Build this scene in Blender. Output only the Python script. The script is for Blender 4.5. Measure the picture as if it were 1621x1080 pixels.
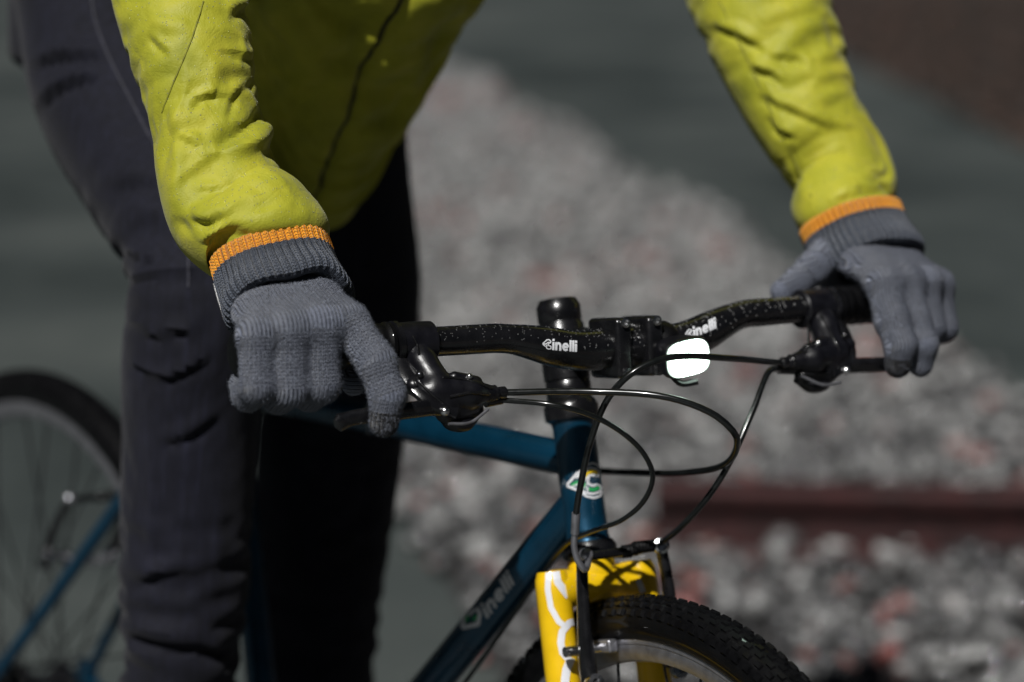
import bpy, bmesh, math, random
import numpy as np
from mathutils import Vector, Matrix
from mathutils.bvhtree import BVHTree

for o in list(bpy.data.objects):
    bpy.data.objects.remove(o)
scene = bpy.context.scene
COL = scene.collection
rng = np.random.RandomState(7)
random.seed(7)

# ------------------------------------------------------------------ camera
# Everything on the bicycle and the rider is modelled in the bicycle's own frame
# (x forward, y to the rider's left, z up, origin on the ground below the front hub);
# bicycle and rider then lean LEAN degrees to the rider's left.
W, H = 1621.0, 1080.0
LEAN = math.radians(5.97)
FPX = 85.0 * W / 36.0
CAM = np.array([1.2251, -1.3102, 1.1411])
FW = np.array([-0.7465, 0.6496, -0.1442]); FW /= np.linalg.norm(FW)
RT = np.array([0.6456, 0.7595, 0.0794]); RT -= FW * (RT @ FW); RT /= np.linalg.norm(RT)
UP = np.cross(RT, FW)

def rotm(axis, ang):
    a = np.asarray(axis, float); a = a / np.linalg.norm(a)
    K = np.array([[0, -a[2], a[1]], [a[2], 0, -a[0]], [-a[1], a[0], 0]])
    return np.eye(3) + math.sin(ang) * K + (1 - math.cos(ang)) * K @ K

RX = rotm((1, 0, 0), -LEAN)                       # bicycle frame -> world
CAMW, FWW, RTW, UPW = RX @ CAM, RX @ FW, RX @ RT, RX @ UP

cam = bpy.data.cameras.new('camera'); camo = bpy.data.objects.new('camera', cam)
COL.objects.link(camo)
mw = Matrix.Identity(4)
for i in range(3):
    mw[i][0], mw[i][1], mw[i][2], mw[i][3] = RTW[i], UPW[i], -FWW[i], CAMW[i]
camo.matrix_world = mw
cam.sensor_width = 36; cam.lens = 85; cam.clip_start = 0.05; cam.clip_end = 600
cam.dof.use_dof = True; cam.dof.focus_distance = 1.80; cam.dof.aperture_fstop = 2.6
scene.camera = camo
scene.render.resolution_x, scene.render.resolution_y = 1024, 682

def ray(x, y): return FW + (x - W / 2) / FPX * RT - (y - H / 2) / FPX * UP
def at(x, y, d): return CAM + d * ray(x, y)       # photo pixel + distance along the view -> bicycle frame
def onY(x, y, Y): r = ray(x, y); return CAM + r * (Y - CAM[1]) / r[1]
def ground(x, y, z=0.0):                          # photo pixel -> point of the ground, world frame
    r = RX @ ray(x, y); return CAMW + r * (z - CAMW[2]) / r[2]

# ------------------------------------------------------------------ sky and key light
SUN_AZ_VEC = np.array([0.497, -0.868]); SUN_EL = math.radians(51)
w = bpy.data.worlds.new('World'); scene.world = w; w.use_nodes = True
nt = w.node_tree; bg = nt.nodes['Background']
sky = nt.nodes.new('ShaderNodeTexSky'); sky.sky_type = 'NISHITA'; sky.sun_disc = False
sky.sun_elevation = SUN_EL
sky.sun_rotation = math.atan2(SUN_AZ_VEC[0], SUN_AZ_VEC[1])
nt.links.new(sky.outputs[0], bg.inputs[0]); bg.inputs[1].default_value = 0.003
sun = bpy.data.lights.new('sun', 'SUN'); suno = bpy.data.objects.new('sun', sun); COL.objects.link(suno)
sun.energy = 4.2; sun.angle = math.radians(0.8); sun.color = (1.0, 0.985, 0.96)
sd = Vector((SUN_AZ_VEC[0] * math.cos(SUN_EL), SUN_AZ_VEC[1] * math.cos(SUN_EL), math.sin(SUN_EL)))
suno.rotation_euler = sd.to_track_quat('Z', 'Y').to_euler(); suno.location = sd * 12
scene.view_settings.view_transform = 'Standard'; scene.view_settings.look = 'None'
scene.view_settings.exposure = 0.0; scene.view_settings.gamma = 1.0

# ------------------------------------------------------------------ mesh helpers
class MB:
    def __init__(s): s.v = []; s.f = []; s.n = 0
    def add(s, v, f):
        v = np.asarray(v, float).reshape(-1, 3)
        s.v.append(v); s.f += [tuple(int(i) + s.n for i in q) for q in f]; s.n += len(v)
        return s
    def arr(s): return np.vstack(s.v)

def grid_faces(ns, nt, wrap=True):
    f = []
    m = nt if wrap else nt - 1
    for i in range(ns - 1):
        for j in range(m):
            k = (j + 1) % nt
            f.append((i * nt + j, i * nt + k, (i + 1) * nt + k, (i + 1) * nt + j))
    return f

def frames(P, up=(0, 0, 1)):
    P = np.asarray(P, float)
    T = np.gradient(P, axis=0); T /= np.linalg.norm(T, axis=1)[:, None] + 1e-12
    A = np.zeros_like(P); B = np.zeros_like(P)
    a = np.asarray(up, float)
    if abs(a @ T[0]) > 0.95: a = np.array([1.0, 0.1, 0])
    for i in range(len(P)):
        a = a - T[i] * (a @ T[i]); a /= np.linalg.norm(a)
        A[i] = a; B[i] = np.cross(T[i], a)
    return T, A, B

def tube(P, r, n=16, caps=True, mb=None, up=(0, 0, 1), squash=(1, 1)):
    mb = mb or MB(); P = np.asarray(P, float); k = len(P)
    r = np.broadcast_to(np.asarray(r, float), (k,))
    T, A, B = frames(P, up)
    t = np.arange(n) / n * 2 * np.pi
    V = P[:, None] + r[:, None, None] * (squash[0] * np.cos(t)[None, :, None] * A[:, None] + squash[1] * np.sin(t)[None, :, None] * B[:, None])
    F = grid_faces(k, n)
    if caps:
        F = F + [tuple(range(n))[::-1], tuple((k - 1) * n + j for j in range(n))]
    return mb.add(V, F)

def spline(P, n):
    P = np.asarray(P, float)
    d = np.r_[0, np.cumsum(np.linalg.norm(np.diff(P, axis=0), axis=1))]
    m = np.zeros_like(P)
    for i in range(len(P)):
        a, b = max(i - 1, 0), min(i + 1, len(P) - 1)
        m[i] = (P[b] - P[a]) / (d[b] - d[a])
    u = np.linspace(0, d[-1], n); out = np.zeros((n, P.shape[1]))
    k = np.clip(np.searchsorted(d, u, side='right') - 1, 0, len(P) - 2)
    h = (d[k + 1] - d[k]); t = ((u - d[k]) / h)[:, None]; h = h[:, None]
    out = (2*t**3-3*t**2+1)*P[k] + (t**3-2*t**2+t)*h*m[k] + (-2*t**3+3*t**2)*P[k+1] + (t**3-t**2)*h*m[k+1]
    return out

def lathe(prof, o, axis, n=32, mb=None, ref=(0, 1, 0)):
    """prof: list of (radius, height)"""
    mb = mb or MB(); a = np.asarray(axis, float); a /= np.linalg.norm(a)
    x = np.asarray(ref, float); x = x - a * (x @ a)
    if np.linalg.norm(x) < 1e-3: x = np.cross(a, (1, 0, 0.3))
    x /= np.linalg.norm(x); y = np.cross(a, x)
    t = np.arange(n) / n * 2 * np.pi
    V = [np.asarray(o) + h * a + max(r, 1e-5) * (np.cos(tt) * x + np.sin(tt) * y) for r, h in prof for tt in t]
    F = grid_faces(len(prof), n) + [tuple(range(n))[::-1], tuple((len(prof) - 1) * n + j for j in range(n))]
    return mb.add(V, F)

def rbox(c, ex, ey, ez, sx, sy, sz, bev=0.15, mb=None):
    """chamfered box, ex/ey/ez axes, half sizes"""
    mb = mb or MB(); b = bev * min(sx, sy, sz)
    ex, ey, ez = (np.asarray(e, float) / np.linalg.norm(e) for e in (ex, ey, ez))
    bm = bmesh.new(); bmesh.ops.create_cube(bm, size=2)
    for v in bm.verts: v.co = (v.co.x * sx, v.co.y * sy, v.co.z * sz)
    bmesh.ops.bevel(bm, geom=bm.edges[:], offset=b, segments=3, profile=0.5, affect='EDGES')
    V = np.array([v.co[:] for v in bm.verts]); bm.verts.index_update()
    F = [tuple(v.index for v in f.verts) for f in bm.faces]; bm.free()
    return mb.add(np.asarray(c) + V[:, :1] * ex + V[:, 1:2] * ey + V[:, 2:] * ez, F)

def sphere(c, r, mb=None, n=12, m=8, sc=(1, 1, 1)):
    mb = mb or MB()
    th = np.linspace(0.02, np.pi - 0.02, m); ph = np.arange(n) / n * 2 * np.pi
    V = [(np.sin(a) * np.cos(b) * sc[0], np.sin(a) * np.sin(b) * sc[1], np.cos(a) * sc[2]) for a in th for b in ph]
    return mb.add(np.asarray(c) + r * np.array(V), grid_faces(m, n) + [tuple(range(n))[::-1], tuple((m - 1) * n + j for j in range(n))])

def surf_nets(F, o, h):
    s = F < 0; nx, ny, nz = F.shape
    acc = np.zeros((nx - 1, ny - 1, nz - 1, 3)); cnt = np.zeros((nx - 1, ny - 1, nz - 1))
    corners = [(i, j, k) for i in (0, 1) for j in (0, 1) for k in (0, 1)]
    sl = lambda c: (slice(c[0], nx - 1 + c[0]), slice(c[1], ny - 1 + c[1]), slice(c[2], nz - 1 + c[2]))
    for a in corners:
        for ax_ in range(3):
            if a[ax_]: continue
            b = list(a); b[ax_] = 1
            fa, fb_ = F[sl(a)], F[sl(b)]; m = (fa < 0) != (fb_ < 0)
            t = np.where(m, fa / np.where(m, fa - fb_, 1), 0)
            for q in range(3): acc[..., q] += np.where(m, a[q] + (t if q == ax_ else 0), 0)
            cnt += m
    act = cnt > 0; idx = -np.ones(act.shape, int); idx[act] = np.arange(act.sum())
    I = np.argwhere(act); V = o + h * (I + acc[act] / cnt[act][:, None])
    faces = []
    for ax_ in range(3):
        b, c = (ax_ + 1) % 3, (ax_ + 2) % 3
        lo = [slice(1, -1)] * 3; lo[ax_] = slice(0, -1); hi = list(lo); hi[ax_] = slice(1, None)
        m = s[tuple(lo)] != s[tuple(hi)]; E = np.argwhere(m); E[:, b] += 1; E[:, c] += 1
        flip = s[tuple(lo)][m]
        q = []
        for db, dc in ((-1, -1), (0, -1), (0, 0), (-1, 0)):
            e = E.copy(); e[:, b] += db; e[:, c] += dc; q.append(idx[e[:, 0], e[:, 1], e[:, 2]])
        q = np.stack(q, 1); q[~flip] = q[~flip][:, ::-1]; faces.append(q)
    Fc = np.vstack(faces); Fc = Fc[(Fc >= 0).all(1)]
    return V, Fc

def largest(V, F):
    lab = np.arange(len(V)); e = np.vstack([F[:, [0, 1]], F[:, [1, 2]], F[:, [2, 3]], F[:, [3, 0]]])
    while True:
        m = np.minimum(lab[e[:, 0]], lab[e[:, 1]]); new = lab.copy(); np.minimum.at(new, e[:, 0], m); np.minimum.at(new, e[:, 1], m); new = new[new]
        if (new == lab).all(): break
        lab = new
    u, c = np.unique(lab, return_counts=True); keep = lab == u[c.argmax()]; idx = np.cumsum(keep) - 1
    return V[keep], idx[F[keep[F[:, 0]]]]

def smooth_mesh(V, F, it=3, k=.5):
    e = np.vstack([F[:, [0, 1]], F[:, [1, 2]], F[:, [2, 3]], F[:, [3, 0]]]); e = np.vstack([e, e[:, ::-1]])
    for _ in range(it):
        s_ = np.zeros_like(V); np.add.at(s_, e[:, 0], V[e[:, 1]]); c = np.bincount(e[:, 0], minlength=len(V))[:, None]
        V = V + k * (s_ / np.maximum(c, 1) - V)
    return V

def cone_sdf(P, a, b, ra, rb):
    ab = b - a; t = np.clip(((P - a) @ ab) / (ab @ ab), 0, 1)
    return np.linalg.norm(P - (a + t[..., None] * ab), axis=-1) - (ra + (rb - ra) * t), t

def smin(a, b, k): h_ = np.clip(.5 + .5 * (b - a) / k, 0, 1); return b + (a - b) * h_ - k * h_ * (1 - h_)

def obj(name, mb, mat=None, parent=None, smooth=True, xf=None, off=None, uv=None):
    if isinstance(mb, MB): V, F = mb.arr(), mb.f
    else: V, F = mb
    V = np.asarray(V, float).reshape(-1, 3)
    if xf is not None: V = xf(V)
    if parent is not None and 'off' in parent.keys(): V = V - np.array(parent['off'])
    me = bpy.data.meshes.new(name); me.from_pydata(V.tolist(), [], F); me.update()
    bm = bmesh.new(); bm.from_mesh(me); bmesh.ops.recalc_face_normals(bm, faces=bm.faces); bm.to_mesh(me); bm.free()
    if smooth:
        me.polygons.foreach_set('use_smooth', [True] * len(me.polygons))
        me.set_sharp_from_angle(angle=math.radians(38))
    if uv is not None:
        l = me.uv_layers.new(name='UVMap'); idx = np.zeros(len(me.loops), int); me.loops.foreach_get('vertex_index', idx)
        l.data.foreach_set('uv', np.asarray(uv)[idx].astype(np.float32).ravel())
    o = bpy.data.objects.new(name, me); COL.objects.link(o)
    if mat: me.materials.append(mat)
    if parent is not None:
        o.parent = parent
        if 'off' in parent.keys(): o['off'] = list(parent['off'])
    return o

def like(src, parent, loc=None, rot=None, name=None):
    c = src.copy(); COL.objects.link(c); c.parent = parent
    if loc is not None: c.location = loc
    if rot is not None: c.rotation_euler = rot
    return c

def thing(name, label, cat, base=(0, 0, 0), lean=True, group=None):
    o = bpy.data.objects.new(name, None); COL.objects.link(o); o.empty_display_size = 0.1
    b = np.asarray(base, float)
    o.location = (RX @ b) if lean else b
    if lean: o.rotation_euler = (-LEAN, 0, 0)
    o['off'] = [float(x) for x in b]
    tag(o, label, cat, group); return o

def tag(o, label=None, cat=None, group=None, kind=None):
    if label: o['label'] = label
    if cat: o['category'] = cat
    if group: o['group'] = group
    if kind: o['kind'] = kind
    return o

# ------------------------------------------------------------------ materials
def new_mat(name):
    m = bpy.data.materials.new(name); m.use_nodes = True
    return m, m.node_tree, m.node_tree.nodes['Principled BSDF']

def setp(b, **k):
    for a, v in k.items():
        i = b.inputs[a.replace('_', ' ')]
        i.default_value = (*v, 1) if isinstance(v, tuple) and len(v) == 3 else v

def N(nt, t, **k):
    n = nt.nodes.new('ShaderNode' + t)
    for a, v in k.items():
        if a.startswith('i_'):
            n.inputs[a[2:].replace('_', ' ')].default_value = v
        else: setattr(n, a, v)
    return n

def coords(nt, kind='Object'): return nt.nodes.new('ShaderNodeTexCoord').outputs[kind]

def ramp(nt, src, stops):
    r = nt.nodes.new('ShaderNodeValToRGB'); e = r.color_ramp.elements
    while len(e) < len(stops): e.new(0.5)
    for el, (p, c) in zip(e, stops):
        el.position = p; el.color = (*c, 1) if len(c) == 3 else c
    nt.links.new(src, r.inputs[0]); return r.outputs[0]

def paint(name, col, rough=0.3, metal=0.0, coat=0.0, var=0.25, nscale=60, bump=0.0, bscale=300, rvar=0.15, **k):
    """solid colour with procedural mottling of tone and gloss"""
    m, nt, b = new_mat(name); L = nt.links
    co = coords(nt)
    n = N(nt, 'TexNoise', i_Scale=nscale, i_Detail=5.0); L.new(co, n.inputs['Vector'])
    lo = tuple(c * (1 - var) for c in col); hi = tuple(min(1, c * (1 + var)) for c in col)
    L.new(ramp(nt, n.outputs[0], [(0.3, lo), (0.7, hi)]), b.inputs['Base Color'])
    L.new(ramp(nt, n.outputs[0], [(0.3, (rough * (1 - rvar),) * 3), (0.7, (min(1, rough * (1 + rvar)),) * 3)]), b.inputs['Roughness'])
    setp(b, Metallic=metal, Coat_Weight=coat, Coat_Roughness=0.08, **k)
    if bump:
        v = N(nt, 'TexNoise', i_Scale=bscale, i_Detail=3.0); L.new(co, v.inputs['Vector'])
        bp = N(nt, 'Bump', i_Strength=bump, i_Distance=0.0015); L.new(v.outputs[0], bp.inputs['Height']); L.new(bp.outputs[0], b.inputs['Normal'])
    return m

M = {}
M['blue'] = paint('blue_frame_paint', (0.004, 0.050, 0.100), 0.30, 0.55, 0.5, 0.2, 40, 0.08, 700)
M['black'] = paint('black_anodised', (0.006, 0.006, 0.007), 0.26, 0.0, 0.5, 0.3, 90, 0.10, 900)
M['plastic'] = paint('black_plastic', (0.005, 0.005, 0.007), 0.32, 0.0, 0.0, 0.3, 120, 0.12, 900)
M['rubber'] = paint('black_rubber', (0.0025, 0.0025, 0.003), 0.55, 0.0, 0.22, 0.35, 80, 0.2, 500)
M['rubber'].node_tree.nodes['Principled BSDF'].inputs['Specular IOR Level'].default_value = 0.12
M['cable'] = paint('cable_housing', (0.006, 0.007, 0.007), 0.22, 0.0, 0.3, 0.3, 200)
M['steel'] = paint('bright_steel', (0.62, 0.62, 0.63), 0.25, 1.0, 0.0, 0.2, 150, 0.1, 800)
M['alloy'] = paint('brushed_alloy', (0.36, 0.36, 0.39), 0.4, 0.85, 0.0, 0.2, 120, 0.1, 700)
M['yellow'] = paint('yellow_fork_paint', (0.80, 0.50, 0.004), 0.35, 0.0, 0.4, 0.10, 40, 0.06, 600)
M['white'] = paint('white_decal', (0.72, 0.73, 0.76), 0.4, 0.0, 0.1, 0.06, 60)
M['green_decal'] = paint('green_decal', (0.02, 0.36, 0.10), 0.4, 0.0, 0.1, 0.1, 60)
M['yellow_decal'] = paint('yellow_decal', (0.72, 0.50, 0.01), 0.4, 0.0, 0.1, 0.1, 60)
M['navy_decal'] = paint('navy_decal', (0.006, 0.02, 0.06), 0.4, 0.0, 0.1, 0.1, 60)
M['leather'] = paint('black_leather', (0.012, 0.011, 0.011), 0.45, 0.0, 0.0, 0.3, 60, 0.3, 250)
M['skin'] = paint('skin', (0.45, 0.26, 0.18), 0.5, 0, 0, 0.1, 40)
M['hair'] = paint('dark_hair', (0.02, 0.013, 0.009), 0.5, 0, 0, 0.3, 80)

def water():
    m, nt, b = new_mat('water_bead')
    setp(b, Base_Color=(1, 1, 1), Roughness=0.02, IOR=1.45, Transmission_Weight=0.85)
    return m
M['water'] = water()

def jacket_mat():
    m, nt, b = new_mat('yellow_green_shell_fabric'); L = nt.links; co = coords(nt)
    n = N(nt, 'TexNoise', i_Scale=18.0, i_Detail=7.0, i_Roughness=0.65); L.new(co, n.inputs['Vector'])
    c = ramp(nt, n.outputs[0], [(0.3, (0.245, 0.258, 0.013)), (0.5, (0.36, 0.358, 0.020)), (0.70, (0.46, 0.43, 0.030))])
    L.new(c, b.inputs['Base Color'])
    n2 = N(nt, 'TexNoise', i_Scale=45.0, i_Detail=4.0); L.new(co, n2.inputs['Vector'])
    L.new(ramp(nt, n2.outputs[0], [(0.35, (0.52,) * 3), (0.7, (0.72,) * 3)]), b.inputs['Roughness'])
    w1 = N(nt, 'TexNoise', i_Scale=650.0, i_Detail=3.0); L.new(co, w1.inputs['Vector'])
    w2 = N(nt, 'TexNoise', i_Scale=70.0, i_Detail=5.0, i_Roughness=0.55, i_Distortion=0.6); L.new(co, w2.inputs['Vector'])
    b1 = N(nt, 'Bump', i_Strength=0.35, i_Distance=0.0012); L.new(w1.outputs[0], b1.inputs['Height'])
    b2 = N(nt, 'Bump', i_Strength=0.10, i_Distance=0.003); L.new(w2.outputs[0], b2.inputs['Height']); L.new(b1.outputs[0], b2.inputs['Normal'])
    w3 = N(nt, 'TexNoise', i_Scale=17.0, i_Detail=3.0, i_Roughness=0.5, i_Distortion=1.2); L.new(co, w3.inputs['Vector'])
    m1 = N(nt, 'Math', operation='SUBTRACT'); m1.inputs[1].default_value = 0.5; L.new(w3.outputs[0], m1.inputs[0])
    m2 = N(nt, 'Math', operation='ABSOLUTE'); L.new(m1.outputs[0], m2.inputs[0])
    m3 = N(nt, 'Math', operation='POWER'); m3.inputs[1].default_value = 0.6; L.new(m2.outputs[0], m3.inputs[0])
    b3 = N(nt, 'Bump', i_Strength=0.22, i_Distance=0.006); L.new(m3.outputs[0], b3.inputs['Height']); L.new(b2.outputs[0], b3.inputs['Normal'])
    L.new(b3.outputs[0], b.inputs['Normal'])
    setp(b, Sheen_Weight=0.10); b.inputs['Specular IOR Level'].default_value = 0.35
    tr = N(nt, 'BsdfTranslucent'); L.new(c, tr.inputs[0])
    mx = N(nt, 'MixShader', i_Fac=0.02); out = nt.nodes['Material Output']
    L.new(b.outputs[0], mx.inputs[1]); L.new(tr.outputs[0], mx.inputs[2]); L.new(mx.outputs[0], out.inputs[0])
    return m
M['jacket'] = jacket_mat()

def denim_mat():
    m, nt, b = new_mat('dark_denim'); L = nt.links; co = coords(nt)
    n = N(nt, 'TexNoise', i_Scale=9.0, i_Detail=7.0, i_Roughness=0.65); L.new(co, n.inputs['Vector'])
    c = ramp(nt, n.outputs[0], [(0.3, (0.0040, 0.0043, 0.0090)), (0.55, (0.0068, 0.0072, 0.0150)), (0.75, (0.0125, 0.0130, 0.0245))])
    L.new(c, b.inputs['Base Color'])
    mp = N(nt, 'Mapping'); mp.inputs['Scale'].default_value = (260, 260, 9); L.new(co, mp.inputs[0])
    n3 = N(nt, 'TexNoise', i_Scale=1.0, i_Detail=4.0, i_Roughness=0.7); L.new(mp.outputs[0], n3.inputs['Vector'])
    mm = N(nt, 'MixRGB', blend_type='MULTIPLY'); mm.inputs[0].default_value = 0.85; L.new(c, mm.inputs[1])
    L.new(ramp(nt, n3.outputs[0], [(0.30, (0.45, 0.45, 0.5)), (0.55, (1.0, 1.0, 1.0)), (0.75, (1.9, 1.9, 1.95))]), mm.inputs[2]); L.new(mm.outputs[0], b.inputs['Base Color'])
    tw = N(nt, 'TexWave', wave_type='BANDS', bands_direction='DIAGONAL', i_Scale=420.0, i_Distortion=1.0, i_Detail=1.0); L.new(co, tw.inputs['Vector'])
    bp = N(nt, 'Bump', i_Strength=0.25, i_Distance=0.0008); L.new(tw.outputs[1], bp.inputs['Height']); L.new(bp.outputs[0], b.inputs['Normal'])
    setp(b, Roughness=0.8, Sheen_Weight=0.05, Sheen_Roughness=0.5)
    b.inputs['Specular IOR Level'].default_value = 0.25
    return m
M['denim'] = denim_mat()

def knit_mat(name, lo, mid, hi, strength=1.0):
    """stockinette: UV u counts stitch columns, v counts rows"""
    m, nt, b = new_mat(name); L = nt.links
    uv = N(nt, 'UVMap', uv_map='UVMap'); sp = N(nt, 'SeparateXYZ'); L.new(uv.outputs[0], sp.inputs[0])
    def mth(op, a, c=None):
        n = N(nt, 'Math', operation=op)
        for i, x in enumerate((a, c)):
            if x is None: continue
            if isinstance(x, (int, float)): n.inputs[i].default_value = x
            else: L.new(x, n.inputs[i])
        return n.outputs[0]
    fu = mth('ABSOLUTE', mth('SUBTRACT', mth('FRACT', sp.outputs[0]), 0.5))        # 0 centre .. 0.5 edge
    col = mth('SUBTRACT', 1.0, mth('POWER', mth('MULTIPLY', mth('ABSOLUTE', mth('SUBTRACT', fu, 0.25)), 4.0), 2.0))  # two legs of the V
    row = mth('ADD', mth('MULTIPLY', mth('SINE', mth('MULTIPLY', mth('ADD', sp.outputs[1], mth('MULTIPLY', fu, 1.6)), 6.2832)), 0.5), 0.5)
    edge = mth('SUBTRACT', 1.0, mth('POWER', mth('MULTIPLY', fu, 2.0), 4.0))
    hgt = mth('MULTIPLY', edge, mth('ADD', mth('MULTIPLY', col, 0.5), mth('MULTIPLY', row, 0.5)))
    co = coords(nt)
    n = N(nt, 'TexNoise', i_Scale=260.0, i_Detail=5.0, i_Roughness=0.7); L.new(co, n.inputs['Vector'])
    n2 = N(nt, 'TexNoise', i_Scale=1500.0, i_Detail=3.0); L.new(co, n2.inputs['Vector'])
    mixv = mth('ADD', mth('MULTIPLY', hgt, 0.60), mth('ADD', mth('MULTIPLY', n.outputs[0], 0.32), mth('MULTIPLY', n2.outputs[0], 0.3)))
    L.new(ramp(nt, mixv, [(0.22, lo), (0.5, mid), (0.85, hi)]), b.inputs['Base Color'])
    b1 = N(nt, 'Bump', i_Strength=0.7, i_Distance=0.0010); L.new(n2.outputs[0], b1.inputs['Height'])
    b2 = N(nt, 'Bump', i_Strength=strength, i_Distance=0.0032); L.new(hgt, b2.inputs['Height']); L.new(b1.outputs[0], b2.inputs['Normal'])
    L.new(b2.outputs[0], b.inputs['Normal'])
    setp(b, Roughness=0.9, Sheen_Weight=0.18, Sheen_Roughness=0.4)
    b.inputs['Specular IOR Level'].default_value = 0.12
    return m
M['knit'] = knit_mat('grey_knit', (0.032, 0.037, 0.052), (0.105, 0.118, 0.158), (0.25, 0.27, 0.335))
M['knit_cuff'] = knit_mat('grey_rib_knit', (0.020, 0.026, 0.037), (0.066, 0.078, 0.107), (0.155, 0.178, 0.225), 1.0)
M['knit_orange'] = knit_mat('orange_rib_knit', (0.60, 0.16, 0.006), (0.90, 0.30, 0.012), (0.95, 0.46, 0.05), 0.8)
M['knit_black'] = knit_mat('black_knit', (0.006, 0.006, 0.007), (0.014, 0.014, 0.016), (0.03, 0.03, 0.034), 0.8)

def asphalt_mat():
    m, nt, b = new_mat('wet_asphalt'); L = nt.links; co = coords(nt)
    n = N(nt, 'TexNoise', i_Scale=0.8, i_Detail=10.0, i_Roughness=0.62); L.new(co, n.inputs['Vector'])
    v = N(nt, 'TexVoronoi', i_Scale=70.0); L.new(co, v.inputs['Vector'])
    L.new(ramp(nt, n.outputs[0], [(0.32, (0.030, 0.037, 0.036)), (0.5, (0.052, 0.062, 0.060)), (0.68, (0.074, 0.084, 0.078))]), b.inputs['Base Color'])
    L.new(ramp(nt, n.outputs[0], [(0.35, (0.35,) * 3), (0.65, (0.75,) * 3)]), b.inputs['Roughness'])
    bp = N(nt, 'Bump', i_Strength=0.5, i_Distance=0.006); L.new(v.outputs[0], bp.inputs['Height']); L.new(bp.outputs[0], b.inputs['Normal'])
    return m
M['asphalt'] = asphalt_mat()

def stone_mat(name, stops, rough=0.35, coat=0.0):
    """colour from the face-set attribute 'tone' (one value per stone) plus grain"""
    m, nt, b = new_mat(name); L = nt.links; co = coords(nt)
    a = N(nt, 'Attribute', attribute_name='tone')
    n = N(nt, 'TexNoise', i_Scale=60.0, i_Detail=6.0); L.new(co, n.inputs['Vector'])
    mx = N(nt, 'Math', operation='MULTIPLY_ADD'); mx.inputs[1].default_value = 0.16; L.new(n.outputs[0], mx.inputs[0]); L.new(a.outputs['Fac'], mx.inputs[2])
    sb = N(nt, 'Math', operation='SUBTRACT'); sb.inputs[1].default_value = 0.08; L.new(mx.outputs[0], sb.inputs[0])
    L.new(ramp(nt, sb.outputs[0], stops), b.inputs['Base Color'])
    setp(b, Roughness=rough, Coat_Weight=coat, Coat_Roughness=0.06)
    return m
M['stone'] = stone_mat('wet_gravel_stone', [(0.0, (0.035, 0.035, 0.037)), (0.3, (0.13, 0.13, 0.13)), (0.62, (0.25, 0.25, 0.245)), (0.80, (0.36, 0.36, 0.355)), (0.86, (0.23, 0.115, 0.10)), (1.0, (0.20, 0.060, 0.055))], 0.4, 1.0)
M['litter'] = stone_mat('brown_leaf', [(0.0, (0.014, 0.010, 0.008)), (0.5, (0.035, 0.023, 0.017)), (1.0, (0.075, 0.038, 0.026))], 0.6)
M['gravel_base'] = paint('gravel_base', (0.028, 0.027, 0.027), 0.8, 0, 0, 0.5, 30, 0.6, 60)
M['soil'] = paint('brown_soil', (0.030, 0.021, 0.017), 0.9, 0, 0, 0.5, 6, 0.5, 30)
M['rust'] = paint('dark_rust', (0.030, 0.0075, 0.0075), 0.75, 0.0, 0, 0.6, 25, 0.5, 120)
M['fibre'] = paint('wool_fibre', (0.20, 0.22, 0.27), 0.8, 0, 0, 0.4, 300)

# ------------------------------------------------------------------ ground, gravel strip, verge, rail
def sheet(name, pts, z, mat, kind='structure'):
    o = obj(name, ([(p[0], p[1], z) for p in pts], [tuple(range(len(pts)))]), mat, None, smooth=False)
    return tag(o, kind=kind)

tag(sheet('asphalt_road', [(-300, -300), (300, -300), (300, 300), (-300, 300)], 0.0, M['asphalt']), 'wet dark grey asphalt under and behind the bicycle', 'asphalt')
GA, GB, GN = ground(680, 90)[:2], ground(1621, 640)[:2], ground(660, 870)[:2]
GD = (GB - GA) / np.linalg.norm(GB - GA); GP = np.array([-GD[1], GD[0]])       # along / across the gravel strip
gw = (GA - GN) @ GP
def gs(t, u): return GN + GD * t + GP * u
tag(sheet('gravel_bed', [gs(-40, 0.02), gs(3.2, 0.02), gs(3.2, gw - 0.02), gs(-40, gw - 0.02)], 0.006, M['gravel_base']), 'pale gravel bed running diagonally behind the bicycle', 'gravel')

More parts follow.
